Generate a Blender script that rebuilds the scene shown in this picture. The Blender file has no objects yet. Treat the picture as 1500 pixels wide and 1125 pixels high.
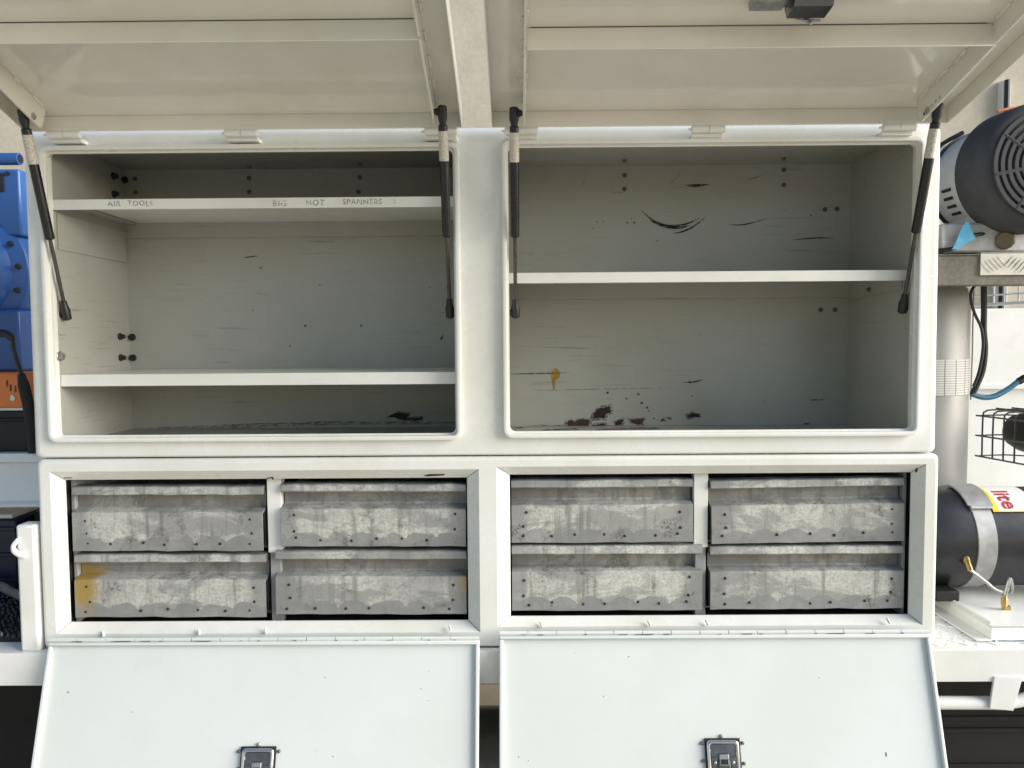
import bpy, bmesh, math, random
from mathutils import Vector, Matrix
random.seed(7)
R = math.radians
scene = bpy.context.scene
COL = scene.collection

# ------------------------------------------------------------------ camera
F, DIST, ZC = 1127.0, 1.69, 1.6          # focal length in photo pixels, camera to cabinet face, eye height
VPX, VPY, ROLL = 757.0, 500.0, R(.41)
def basis():
    a = (VPX-750)/F; b = (562.5-VPY)/F
    c, s = math.cos(ROLL), math.sin(ROLL)
    a2 = a*c+b*s; b2 = -a*s+b*c
    p = -math.atan(b2); w = math.atan(a2*math.cos(p))
    f = Vector((-math.sin(w)*math.cos(p), math.cos(w)*math.cos(p), math.sin(p)))
    r = f.cross(Vector((0, 0, 1))).normalized(); u = r.cross(f)
    return r*c-u*s, u*c+r*s, f
CR, CU, CF = basis()
CP = Vector((0, -DIST, ZC))
cam = bpy.data.cameras.new("camera"); cam_o = bpy.data.objects.new("camera", cam); COL.objects.link(cam_o)
cam.sensor_width = 36; cam.lens = F/1500*36; cam.clip_start = .02; cam.clip_end = 500
M = Matrix((CR, CU, -CF)).transposed().to_4x4(); M.translation = CP
cam_o.matrix_world = M
scene.camera = cam_o

# ------------------------------------------------------------------ light
SUN_EL, SUN_AZ = 22, 106                  # soft daylight from the front right
world = bpy.data.worlds.new("World"); scene.world = world; world.use_nodes = True
wn = world.node_tree.nodes; wl = world.node_tree.links
sky = wn.new("ShaderNodeTexSky"); sky.sky_type = 'NISHITA'; sky.sun_disc = False
sky.sun_elevation = R(SUN_EL); sky.sun_rotation = R(SUN_AZ)
sky.air_density = 1.0; sky.dust_density = 1.5; sky.ozone_density = 1.0
wl.new(sky.outputs[0], wn["Background"].inputs[0]); wn["Background"].inputs[1].default_value = .078
sl = bpy.data.lights.new("sun", 'SUN'); sl.energy = 2.5; sl.angle = R(50); sl.color = (1, .998, .975)
so = bpy.data.objects.new("sun", sl); COL.objects.link(so)
sd = Vector((math.sin(R(SUN_AZ))*math.cos(R(SUN_EL)), math.cos(R(SUN_AZ))*math.cos(R(SUN_EL)), math.sin(R(SUN_EL))))
so.rotation_euler = sd.to_track_quat('Z', 'Y').to_euler(); so.location = sd*20
vs = scene.view_settings
vs.view_transform = 'Standard'; vs.look = 'None'; vs.gamma = 1; vs.use_curve_mapping = False
vs.exposure = 1.22

# ------------------------------------------------------------------ pixel helpers (a pixel is a direction; the plane gives the distance)
def ray(x, y): return CF+CR*((x-750)/F)+CU*((562.5-y)/F)
def W(x, y, Y=0.0):
    d = ray(x, y); return CP+d*((Y+DIST)/d.y)
def G(x, y, Z):
    d = ray(x, y); return CP+d*((Z-ZC)/d.z)
def onplane(x, y, o, n):
    d = ray(x, y); return CP+d*((o-CP).dot(n)/d.dot(n))

# ------------------------------------------------------------------ materials
def mat(name):
    m = bpy.data.materials.new(name); m.use_nodes = True
    nt = m.node_tree; b = nt.nodes["Principled BSDF"]
    return m, nt, b
def node(nt, t, **k):
    n = nt.nodes.new(t)
    for a, v in k.items():
        if a.startswith('i_'):
            key = a[2:]; key = int(key) if key.isdigit() else key
            n.inputs[key].default_value = v
        else: setattr(n, a, v)
    return n
def L(nt, a, b): nt.links.new(a, b)
def mix(nt, fac, a, b, mode='MIX'):
    n = nt.nodes.new("ShaderNodeMix"); n.data_type = 'RGBA'; n.blend_type = mode
    for i, v in ((0, fac), (6, a), (7, b)):
        if hasattr(v, 'is_output'): nt.links.new(v, n.inputs[i])
        elif i == 0: n.inputs[0].default_value = v
        else: n.inputs[i].default_value = (*v, 1) if len(v) == 3 else v
    return n.outputs[2]
def math_(nt, op, *a, clamp=False):
    n = nt.nodes.new("ShaderNodeMath"); n.operation = op; n.use_clamp = clamp
    for i, v in enumerate(a):
        if hasattr(v, 'is_output'): nt.links.new(v, n.inputs[i])
        else: n.inputs[i].default_value = v
    return n.outputs[0]
def ramp(nt, v, lo, hi):
    n = nt.nodes.new("ShaderNodeMapRange"); n.interpolation_type = 'SMOOTHSTEP'
    nt.links.new(v, n.inputs[0]); n.inputs[1].default_value = lo; n.inputs[2].default_value = hi
    return n.outputs[0]
def coords(nt, scale=(1, 1, 1), loc=(0, 0, 0), rand=False):
    tc = nt.nodes.new("ShaderNodeTexCoord"); mp = nt.nodes.new("ShaderNodeMapping")
    mp.inputs['Scale'].default_value = scale; mp.inputs['Location'].default_value = loc
    v = tc.outputs['Object']
    if rand:
        oi = nt.nodes.new("ShaderNodeObjectInfo"); va = nt.nodes.new("ShaderNodeVectorMath"); va.operation = 'MULTIPLY_ADD'
        cb = nt.nodes.new("ShaderNodeCombineXYZ")
        for i in range(3): nt.links.new(oi.outputs['Random'], cb.inputs[i])
        nt.links.new(cb.outputs[0], va.inputs[0]); va.inputs[1].default_value = (17, 31, 23); nt.links.new(v, va.inputs[2])
        v = va.outputs[0]
    nt.links.new(v, mp.inputs[0])
    return mp.outputs[0]
def noise(nt, v, scale, detail=4, rough=.55, dist=0):
    n = nt.nodes.new("ShaderNodeTexNoise"); nt.links.new(v, n.inputs['Vector'])
    n.inputs['Scale'].default_value = scale; n.inputs['Detail'].default_value = detail
    n.inputs['Roughness'].default_value = rough; n.inputs['Distortion'].default_value = dist
    return n.outputs['Fac']
def bump(nt, b, h, strength, dist=.001):
    n = nt.nodes.new("ShaderNodeBump"); n.inputs['Strength'].default_value = strength; n.inputs['Distance'].default_value = dist
    nt.links.new(h, n.inputs['Height']); nt.links.new(n.outputs[0], b.inputs['Normal'])
def simple(name, col, rough=.5, metal=0., var=.12, scale=30, bmp=.15, bd=.001, spec=.5):
    m, nt, b = mat(name); v = coords(nt)
    n = noise(nt, v, scale); n2 = noise(nt, v, scale*.17, 2)
    f = math_(nt, 'MULTIPLY_ADD', n2, .5, math_(nt, 'MULTIPLY', n, .5))
    dk = tuple(c*(1-var*2) for c in col); lt = tuple(min(1, c*(1+var)) for c in col)
    L(nt, mix(nt, ramp(nt, f, .3, .7), dk, lt), b.inputs['Base Color'])
    L(nt, math_(nt, 'MULTIPLY_ADD', n, .2, rough-.1, clamp=True), b.inputs['Roughness'])
    b.inputs['Metallic'].default_value = metal; b.inputs['Specular IOR Level'].default_value = spec
    if bmp: bump(nt, b, n, bmp, bd)
    return m
def paint(name, col=(.78, .78, .745), wear=0., streak=0., rough=.28, dirt=.06, axis='xz'):
    """white two-pack paint: faint orange peel, dirt film, chips and dark rub marks with shapes of their own"""
    m, nt, b = mat(name); v = coords(nt)
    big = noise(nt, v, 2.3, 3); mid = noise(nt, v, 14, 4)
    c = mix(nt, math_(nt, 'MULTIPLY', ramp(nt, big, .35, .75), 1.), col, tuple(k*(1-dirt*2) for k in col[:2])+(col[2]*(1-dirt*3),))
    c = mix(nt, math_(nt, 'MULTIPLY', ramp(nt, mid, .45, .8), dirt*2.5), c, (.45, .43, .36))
    if streak:
        vs_ = coords(nt, (3, 3, 55)); s1 = noise(nt, vs_, 2.2, 5, .62); g = noise(nt, v, 3.1, 2)
        k = math_(nt, 'MULTIPLY', ramp(nt, s1, .56, .74), ramp(nt, g, .38, .70))
        c = mix(nt, math_(nt, 'MULTIPLY', k, streak), c, (.12, .115, .10))
        vt = coords(nt, (14, 14, 60), (3, 1, 7)); s2 = noise(nt, vt, 1.6, 3, .7)
        c = mix(nt, math_(nt, 'MULTIPLY', ramp(nt, s2, .70, .76), streak), c, (.05, .045, .04))
    if wear:
        w1 = noise(nt, coords(nt, (1, 1, 1.6), (5, 2, 1)), 42, 4, .6)
        c = mix(nt, math_(nt, 'MULTIPLY', ramp(nt, w1, .735, .75), wear), c, (.06, .05, .042))
    L(nt, c, b.inputs['Base Color'])
    L(nt, math_(nt, 'MULTIPLY_ADD', mid, .22, rough-.1, clamp=True), b.inputs['Roughness'])
    op = noise(nt, v, 320, 2); h = math_(nt, 'MULTIPLY_ADD', big, .9, math_(nt, 'MULTIPLY', op, .22))
    bump(nt, b, h, .12, .0015)
    return m
def galv(name, stain=None, dark=0.):
    """galvanised sheet: spangle, dull grey heat marks round the rivets, grime, painted groove shade, optional yellow stain"""
    m, nt, b = mat(name); vr = coords(nt, rand=True); v = coords(nt)
    vo = nt.nodes.new("ShaderNodeTexVoronoi"); vo.inputs['Scale'].default_value = 260; L(nt, vr, vo.inputs['Vector'])
    sp = nt.nodes.new("ShaderNodeSeparateColor"); L(nt, vo.outputs['Color'], sp.inputs[0])
    n1 = noise(nt, vr, 190, 5, .7); n2 = noise(nt, vr, 10, 6, .7, .3); n3 = noise(nt, vr, 22, 4, .6)
    sgl = math_(nt, 'MULTIPLY_ADD', sp.outputs[0], .22, math_(nt, 'MULTIPLY', n1, .78))
    c = mix(nt, ramp(nt, sgl, .22, .78), (.40, .40, .37), (.68, .675, .615))
    n5 = noise(nt, coords(nt, (.7, 1, 1.5), rand=True), 8, 6, .72, .5)
    c = mix(nt, math_(nt, 'MULTIPLY', ramp(nt, n5, .47, .56), .75), c, (.285, .285, .275))
    n6 = noise(nt, coords(nt, (55, 55, 5), rand=True), 1, 4, .6)
    c = mix(nt, math_(nt, 'MULTIPLY', ramp(nt, n6, .50, .70), .6), c, (.15, .14, .12))
    n7 = noise(nt, vr, 210, 2, .5)
    c = mix(nt, math_(nt, 'MULTIPLY', ramp(nt, n7, .70, .75), .45), c, (.06, .055, .045))
    # heat marks: a row of ovals along the lower edge, a patch at each end
    sx = nt.nodes.new("ShaderNodeSeparateXYZ"); L(nt, v, sx.inputs[0])
    ph = math_(nt, 'MULTIPLY_ADD', n2, 5.0, math_(nt, 'MULTIPLY', sx.outputs[0], 46.))
    wav = math_(nt, 'POWER', math_(nt, 'ABSOLUTE', math_(nt, 'SINE', ph)), .7)
    top = math_(nt, 'MULTIPLY_ADD', wav, .015, math_(nt, 'MULTIPLY_ADD', n3, .022, .006))
    band = math_(nt, 'SUBTRACT', 1., ramp(nt, math_(nt, 'SUBTRACT', sx.outputs[2], top), -.001, .0035))
    c = mix(nt, math_(nt, 'MULTIPLY', band, math_(nt, 'MULTIPLY_ADD', n2, .9, .35)), c, (.245, .247, .243))
    ge = nt.nodes.new("ShaderNodeTexCoord"); gx = nt.nodes.new("ShaderNodeSeparateXYZ"); L(nt, ge.outputs['Generated'], gx.inputs[0])
    ex = math_(nt, 'ABSOLUTE', math_(nt, 'SUBTRACT', gx.outputs[0], .5))
    endm = ramp(nt, math_(nt, 'MULTIPLY_ADD', n2, .12, ex), .455, .50)
    c = mix(nt, math_(nt, 'MULTIPLY', endm, .75), c, (.26, .262, .257))
    gr = math_(nt, 'MULTIPLY', ramp(nt, noise(nt, vr, 16, 5, .7, .5), .53, .66), ramp(nt, n1, .38, .62))
    c = mix(nt, math_(nt, 'MULTIPLY', gr, .85), c, (.07, .062, .05))
    oi2 = nt.nodes.new("ShaderNodeObjectInfo")
    c = mix(nt, math_(nt, 'MULTIPLY', math_(nt, 'MULTIPLY', oi2.outputs['Random'], ramp(nt, noise(nt, vr, 5, 3), .35, .65)), .7), c, (.24, .24, .23))
    gz = ramp(nt, sx.outputs[2], .094, .099); g2 = ramp(nt, sx.outputs[2], .127, .129)
    c = mix(nt, math_(nt, 'MULTIPLY', math_(nt, 'MULTIPLY', gz, math_(nt, 'SUBTRACT', 1., g2)), .6), c, (.13, .12, .10))  # shade painted into the groove between ledge and top lip
    if dark: c = mix(nt, dark, c, (.16, .16, .155))
    if stain:
        for (x, z, r, s) in stain:
            d = math_(nt, 'SQRT', math_(nt, 'ADD', math_(nt, 'POWER', math_(nt, 'SUBTRACT', sx.outputs[0], x), 2.), math_(nt, 'POWER', math_(nt, 'MULTIPLY', math_(nt, 'SUBTRACT', sx.outputs[2], z), .62), 2.)))
            k = math_(nt, 'SUBTRACT', 1., ramp(nt, math_(nt, 'MULTIPLY_ADD', n3, .06, math_(nt, 'MULTIPLY_ADD', n1, .03, d)), r-.012, r+.020))
            c = mix(nt, math_(nt, 'MULTIPLY', k, s), c, (.36, .23, .02))
    L(nt, c, b.inputs['Base Color']); b.inputs['Metallic'].default_value = .25
    L(nt, math_(nt, 'MULTIPLY_ADD', n1, .25, .40), b.inputs['Roughness'])
    bump(nt, b, math_(nt, 'MULTIPLY_ADD', n2, 7., n1), .3, .0007)
    return m

WHITE = paint("white_paint")
WHITE2 = paint("white_paint_door", col=(.655, .685, .67), dirt=.03, wear=.35, rough=.46)
INNER = paint("white_paint_scuffed_shaded", col=(.38, .38, .345), wear=.75, streak=.6, rough=.36, dirt=.07)  # base darkened to hold the inside's shade; scuffs and wear are real marks
SHELF = paint("white_paint_shelf", col=(.76, .76, .72), wear=.8, dirt=.07, rough=.36)
UNDER = paint("white_paint_underside", col=(.765, .745, .685), wear=.25, dirt=.045, rough=.12)
UNDER.node_tree.nodes["Principled BSDF"].inputs["Coat Weight"].default_value = .7; UNDER.node_tree.nodes["Principled BSDF"].inputs["Coat Roughness"].default_value = .06
TRAY = paint("white_paint_tray", col=(.80, .80, .775), wear=.3, dirt=.07, rough=.33)
GALV = galv("galvanised"); GALVD = galv("galvanised_groove_shaded", dark=.25)  # the groove copy is darkened as if in shade
BLACKP = simple("black_plastic", (.012, .012, .013), .42, var=.2)
RUBBER = simple("black_rubber", (.010, .010, .010), .7, var=.2)
BLACKM = simple("black_steel_tube", (.010, .010, .012), .28, var=.1, bmp=.05)
ROD = simple("dark_steel_rod", (.10, .095, .085), .28, .8, bmp=.03)
STEEL = simple("zinc_steel", (.42, .42, .41), .35, .8, scale=120)
SCREW = simple("dark_screw", (.035, .033, .030), .5, .5, scale=200)
BOLT = simple("dull_bolt", (.16, .155, .14), .45, .6, scale=200)
CHROME = simple("chrome", (.62, .62, .62), .12, 1., var=.05, bmp=.02)
DCHROME = simple("dark_chrome", (.17, .17, .18), .22, .9, var=.15, scale=60, bmp=.05)
CHIPR = simple("bare_brown_rust_chip", (.050, .025, .017), .85, var=.4, scale=90, bmp=.5)
CHIP = simple("bare_rusty_chip", (.030, .018, .014), .8, var=.35, scale=90, bmp=.5)
SCUFF = simple("rubber_scuff", (.018, .017, .015), .6, var=.3, scale=150)
GREYSC = simple("grey_scuff", (.20, .195, .17), .6, var=.3, scale=150)
YELLOW = simple("yellow_stain", (.40, .27, .03), .5, var=.3, scale=120)
PENCIL = simple("pencil_grey", (.33, .32, .28), .7, var=.35, scale=300)
RUSTD = simple("rust_stain", (.17, .115, .075), .75, var=.35, scale=60)
def broken(m, lo, hi, scale=220):
    nt = m.node_tree; v = coords(nt); n = noise(nt, v, scale, 5, .7); n2 = noise(nt, coords(nt, (1, 1, 6)), scale*.25, 3, .6)
    L(nt, ramp(nt, math_(nt, 'MULTIPLY_ADD', n2, .5, math_(nt, 'MULTIPLY', n, .5)), lo, hi), nt.nodes["Principled BSDF"].inputs['Alpha'])
for m_, lo, hi in ((SCUFF, .36, .52), (GREYSC, .42, .62), (YELLOW, .34, .46), (RUSTD, .40, .58), (PENCIL, .40, .60)): broken(m_, lo, hi)
HALO = simple("chip_halo", (.19, .15, .115), .75, var=.3, scale=90); broken(HALO, .42, .58, 160)
VOID = simple("recess_shade_black", (.012, .012, .012), .8)  # near-black colour stands in for shade inside gaps and slots
CONC = simple("concrete", (.50, .455, .365), .85, var=.06, scale=40, bmp=.3, bd=.004)
GROUND = simple("yard_concrete", (.50, .44, .34), .9, var=.08, scale=6, bmp=.3, bd=.004)

# ------------------------------------------------------------------ mesh helpers
class MB:
    def __init__(s): s.v = []; s.f = []; s.m = []; s.mi = 0
    def add(s, vs, fs):
        o = len(s.v); s.v += [tuple(p) for p in vs]
        for f in fs: s.f.append([i+o for i in f]); s.m.append(s.mi)
        return s
    def box(s, x0, x1, y0, y1, z0, z1):
        return s.add([(x0,y0,z0),(x1,y0,z0),(x1,y1,z0),(x0,y1,z0),(x0,y0,z1),(x1,y0,z1),(x1,y1,z1),(x0,y1,z1)],
                     [(3,2,1,0),(4,5,6,7),(0,1,5,4),(1,2,6,5),(2,3,7,6),(3,0,4,7)])
    def inbox(s, x0, x1, y0, y1, z0, z1):          # open at the front (y0), faces inwards
        return s.add([(x0,y0,z0),(x1,y0,z0),(x1,y1,z0),(x0,y1,z0),(x0,y0,z1),(x1,y0,z1),(x1,y1,z1),(x0,y1,z1)],
                     [(0,1,2,3),(7,6,5,4),(5,6,2,1),(6,7,3,2),(7,4,0,3)])
    def prism(s, prof, x0, x1):                     # profile in (y, z), extruded along x
        n = len(prof); v = [(x0, y, z) for y, z in prof]+[(x1, y, z) for y, z in prof]
        fs = [(i, i+n, (i+1) % n+n, (i+1) % n) for i in range(n)]
        return s.add(v, fs+[tuple(range(n)), tuple(range(2*n-1, n-1, -1))])
    def extrude(s, poly, y0, y1):                   # polygon in (x, z), extruded along y
        n = len(poly); v = [(x, y0, z) for x, z in poly]+[(x, y1, z) for x, z in poly]
        fs = [(i, (i+1) % n, (i+1) % n+n, i+n) for i in range(n)]
        return s.add(v, fs+[tuple(range(n-1, -1, -1)), tuple(range(n, 2*n))])
    def cyl(s, a, b, r0, r1=None, n=20, cap=True):
        r1 = r0 if r1 is None else r1
        return s.lathe(a, b, [(0, r0), (1, r1)], n, cap)
    def lathe(s, a, b, prof, n=24, cap=True):       # prof: (fraction along a-b, radius)
        a = Vector(a); b = Vector(b); d = (b-a); w = d.normalized()
        u = w.orthogonal().normalized(); q = w.cross(u); v = []; fs = []
        for (t, r) in prof:
            for i in range(n):
                g = 2*math.pi*i/n; v.append(a+d*t+(u*math.cos(g)+q*math.sin(g))*r)
        for k in range(len(prof)-1):
            for i in range(n):
                j = (i+1) % n; fs.append((k*n+i, k*n+j, (k+1)*n+j, (k+1)*n+i))
        if cap:
            fs.append(tuple(range(n-1, -1, -1))); m_ = (len(prof)-1)*n; fs.append(tuple(range(m_, m_+n)))
        return s.add(v, fs)
    def tube(s, pts, r, n=10, smooth=4, closed=False):
        P_ = [Vector(p) for p in pts]
        if smooth > 1 and len(P_) > 2:
            Q = []
            for i in range(len(P_)-1):
                p0 = P_[max(i-1, 0)]; p1 = P_[i]; p2 = P_[i+1]; p3 = P_[min(i+2, len(P_)-1)]
                for k in range(smooth):
                    t = k/smooth
                    Q.append(.5*((2*p1)+(p2-p0)*t+(2*p0-5*p1+4*p2-p3)*t*t+(3*p1-p0-3*p2+p3)*t**3))
            Q.append(P_[-1]); P_ = Q
        v = []; fs = []; u = None
        for i, p in enumerate(P_):
            w = (P_[min(i+1, len(P_)-1)]-P_[max(i-1, 0)]).normalized()
            u = w.orthogonal().normalized() if u is None else (u-w*u.dot(w)).normalized()
            q = w.cross(u); rr = r[min(i, len(r)-1)] if isinstance(r, (list, tuple)) else r
            for k in range(n):
                g = 2*math.pi*k/n; v.append(p+(u*math.cos(g)+q*math.sin(g))*rr)
        for i in range(len(P_)-1):
            for k in range(n):
                j = (k+1) % n; fs.append((i*n+k, i*n+j, (i+1)*n+j, (i+1)*n+k))
        m_ = (len(P_)-1)*n
        return s.add(v, fs+[tuple(range(n-1, -1, -1)), tuple(range(m_, m_+n))])
    def sweep(s, loops, close_ends=False):          # a list of closed loops joined one after another
        n = len(loops[0]); v = [p for l in loops for p in l]; fs = []
        for k in range(len(loops)-1):
            for i in range(n):
                j = (i+1) % n; fs.append((k*n+i, k*n+j, (k+1)*n+j, (k+1)*n+i))
        return s.add(v, fs)
    def build(s, name, mats, parent=None, bevel=0., seg=2, smooth=35, recalc=True):
        me = bpy.data.meshes.new(name); me.from_pydata(s.v, [], s.f)
        for m in (mats if isinstance(mats, (list, tuple)) else [mats]): me.materials.append(m)
        for p, i in zip(me.polygons, s.m): p.material_index = i
        if recalc:
            bm = bmesh.new(); bm.from_mesh(me); bmesh.ops.recalc_face_normals(bm, faces=bm.faces); bm.to_mesh(me); bm.free()
        me.shade_smooth(); me.set_sharp_from_angle(angle=R(smooth))
        return link(name, me, parent, bevel, seg)
def link(name, me, parent=None, bevel=0., seg=2):
    o = bpy.data.objects.new(name, me); COL.objects.link(o)
    if parent: o.parent = parent
    if bevel:
        md = o.modifiers.new("bevel", 'BEVEL'); md.width = bevel; md.segments = seg; md.limit_method = 'ANGLE'; md.angle_limit = R(40)
    return o
def empty(name, loc, label, cat, group=None, rot=None):
    o = bpy.data.objects.new(name, None); COL.objects.link(o); o.location = loc; o.empty_display_size = .05
    if rot: o.rotation_euler = rot
    return tag(o, label, cat, group)
def tag(o, label, cat, group=None):
    o["label"] = label; o["category"] = cat
    if group: o["group"] = group
    return o
def at_root(o, root):                               # geometry written in world metres under an Empty at its base
    o.location = -Vector(root.location)
    return o
def rrect(x0, x1, z0, z1, r, n=5):
    pts = []
    for cx, cz, a0 in ((x1-r, z0+r, -90), (x1-r, z1-r, 0), (x0+r, z1-r, 90), (x0+r, z0+r, 180)):
        for i in range(n+1):
            a = R(a0+90*i/n); pts.append((cx+r*math.cos(a), cz+r*math.sin(a)))
    return pts
def sheet(outer, holes, Y):                         # flat face with holes at y = Y
    bm = bmesh.new(); ed = []
    for lp in [outer]+holes:
        vv = [bm.verts.new((x, Y, z)) for x, z in lp]
        ed += [bm.edges.new((vv[i], vv[(i+1) % len(vv)])) for i in range(len(vv))]
    bmesh.ops.triangle_fill(bm, use_beauty=True, use_dissolve=False, edges=ed)
    bm.verts.index_update()
    v = [tuple(p.co) for p in bm.verts]; f = [[p.index for p in q.verts] for q in bm.faces]; bm.free()
    # face the camera (-y)
    out = []
    for q in f:
        a, b, c = (Vector(v[i]) for i in q[:3])
        out.append(q if (b-a).cross(c-a).y < 0 else q[::-1])
    return v, out

# ------------------------------------------------------------------ setting
def plane(name, x0, x1, y0, y1, z, m):
    o = MB().add([(x0,y0,z),(x1,y0,z),(x1,y1,z),(x0,y1,z)], [(0,1,2,3)]).build(name, m, recalc=False)
    o["kind"] = "structure"; return o
plane("ground", -60, 60, -60, 60, 0, GROUND)
wall = MB().box(-9, 9, 2.7, 2.95, 0, 3.75).build("concrete_wall", CONC)
tag(wall, "tall pale concrete wall standing behind the truck", "wall")

# ------------------------------------------------------------------ upper cabinet
UX0, UX1, UZ0, UZ1 = -1.076, .925, 1.3475, 2.069
cab = empty("tool_cabinet", (0, .18, UZ0), "white steel tool cabinet with two raised doors and scuffed open shelves", "cabinet")
OPEN = [(-1.022, -.132, 1.395, 2.018), (-.020, .869, 1.398, 2.022)]
def shell(name, x0, x1, z0, z1, holes, rt, rs, rb, depth, parent, m):
    mb = MB(); loops = []
    N = 6
    for k in range(N+1):
        a = math.pi/2*k/N; i = 1-math.sin(a); y = 1-math.cos(a)
        lp = rrect(x0+rs*i, x1-rs*i, z0+rb*i, z1-rt*i, .012, 4)
        loops.append([(x, y*(rt if z > (z0+z1)/2 else max(rs, rb)), z) for x, z in lp])
    loops.append([(x, depth, z) for x, z in rrect(x0, x1, z0, z1, .012, 4)])
    mb.sweep(loops)
    v, f = sheet([(p[0], p[2]) for p in loops[0]], holes, 0.); mb.add(v, f)
    n = len(loops[0]); mb.add(loops[-1], [tuple(range(n-1, -1, -1))])
    o = mb.build(name, m, parent, recalc=False, smooth=28); return at_root(o, parent)
shell("shell", UX0, UX1, UZ0, UZ1, [rrect(x0+.004, x1-.004, z0+.004, z1-.004, 0.012) for x0, x1, z0, z1 in OPEN], .034, .016, .006, .375, cab, WHITE)
BACK = .342
for k, (x0, x1, z0, z1) in enumerate(OPEN):
    prof = [(.0, .022), (.0, -.0128), (.0006, -.0144), (.002, -.015), (.0085, -.015), (.0097, -.0144), (.0102, -.0128), (.0105, .002)]
    mb = MB(); mb.sweep([[(x, y, z) for x, z in rrect(x0-o_, x1+o_, z0-o_, z1+o_, .010+o_, 6)] for o_, y in prof])
    lp = at_root(mb.build("opening_lip", WHITE, cab, smooth=40), cab)
    a0, a1, b0, b1 = x0-.002, x1+.002, 1.375, 2.054
    f = .021
    for nm, q in (("back_panel", [(a0,BACK,b0),(a1,BACK,b0),(a1,BACK,b1),(a0,BACK,b1)]),
                  ("side_panel", [(a0,f,b0),(a0,BACK,b0),(a0,BACK,b1),(a0,f,b1)]),
                  ("side_panel", [(a1,BACK,b0),(a1,f,b0),(a1,f,b1),(a1,BACK,b1)]),
                  ("roof_panel", [(a0,BACK,b1),(a1,BACK,b1),(a1,f,b1),(a0,f,b1)]),
                  ("floor_panel", [(a0,f,b0),(a1,f,b0),(a1,BACK,b0),(a0,BACK,b0)])):
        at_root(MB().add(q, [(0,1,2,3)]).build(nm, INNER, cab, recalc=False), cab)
    # short returns between the lip and the wider inside
    for q0, q1 in ((z1-.0005, b1+.001), (b0-.001, z0+.0005)):
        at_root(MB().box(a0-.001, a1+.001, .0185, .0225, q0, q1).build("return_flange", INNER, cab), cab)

def shelf(x0, x1, y0, z0, z1, back_ledge=True):
    mb = MB().prism([(y0, z0), (y0, z1), (BACK-.001, z1), (BACK-.001, z1-.004), (y0+.004, z1-.004), (y0+.004, z0)], x0, x1)
    o = at_root(mb.build("shelf", SHELF, cab, bevel=.0012), cab)
    if back_ledge:
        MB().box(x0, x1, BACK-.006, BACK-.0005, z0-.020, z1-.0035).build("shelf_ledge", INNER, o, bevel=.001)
    return o
s1 = shelf(-1.0235, -.1305, .022, 1.897, 1.920)
s2 = shelf(-1.0235, -.1305, .024, 1.506, 1.533, False)
s3 = shelf(-.0215, .8705, .040, 1.729, 1.753)
# support plates on the side walls
def poly_plate(name, pts, parent_, m, t):           # planar polygon given in world metres, thickened by vector t
    n = len(pts); a = [Vector(p) for p in pts]; b = [p+Vector(t) for p in a]
    mb = MB().add(a+b, [tuple(range(n)), tuple(range(2*n-1, n-1, -1))]+[(i, i+n, (i+1) % n+n, (i+1) % n) for i in range(n)])
    return mb.build(name, m, parent_, bevel=.0008)
XW0, XW1 = -1.024, .871
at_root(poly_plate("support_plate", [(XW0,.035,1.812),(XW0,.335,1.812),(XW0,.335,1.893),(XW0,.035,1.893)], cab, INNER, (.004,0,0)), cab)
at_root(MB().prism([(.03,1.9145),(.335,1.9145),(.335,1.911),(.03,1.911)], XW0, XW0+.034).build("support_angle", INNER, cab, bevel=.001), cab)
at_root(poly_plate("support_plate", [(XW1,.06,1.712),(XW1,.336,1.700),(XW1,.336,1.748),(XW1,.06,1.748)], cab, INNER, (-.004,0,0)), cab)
for x, p, d in ((XW0, (82, 475), 1), (XW1, (1330, 465), -1)):   # little welded strut mounting plates by the opening
    z = W(p[0], p[1], .035).z
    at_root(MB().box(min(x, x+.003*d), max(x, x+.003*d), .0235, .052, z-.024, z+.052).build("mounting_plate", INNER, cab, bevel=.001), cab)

def letters(txt, size, m, name, parent, mtx, jitter=.0, space=1.15):
    """each word one mesh of hand-placed capitals"""
    cu = bpy.data.curves.new("t", 'FONT'); cu.body = txt; cu.size = size; cu.extrude = .0002; cu.space_character = space; cu.resolution_u = 3
    ob = bpy.data.objects.new("t", cu); COL.objects.link(ob)
    bpy.context.view_layer.update()
    dg = bpy.context.evaluated_depsgraph_get(); me = bpy.data.meshes.new_from_object(ob.evaluated_get(dg))
    bpy.data.objects.remove(ob); bpy.data.curves.remove(cu)
    me.materials.clear(); me.materials.append(m)
    for v in me.vertices:
        x, y, z = v.co
        y += jitter*math.sin(x*210+1.3)*size; x += jitter*.6*math.sin(y*900+x*130)*size
        v.co = mtx @ Vector((x, y, z))
    me.name = name
    return link(name, me, parent)
def word_on_lip(txt, px, py, Y, size, sh):
    p = W(px, py, Y); 
    m_ = Matrix.Translation((p.x, Y-.0004, p.z)) @ Matrix.Rotation(R(90), 4, 'X') @ Matrix.Rotation(R(random.uniform(-2, 2)), 4, 'Z')
    letters(txt, size, PENCIL, "lettering", sh, m_, .03)
word_on_lip("AIR", 158, 302, .022, .017, s1); word_on_lip("TOOLS", 187, 301, .022, .016, s1)
word_on_lip("BIG", 399, 302.5, .022, .019, s1); word_on_lip("HOT", 448, 300.5, .022, .018, s1)
word_on_lip("SPANNERS", 502, 299.5, .022, .0165, s1); word_on_lip(":)", 574, 297, .022, .014, s1)

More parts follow.
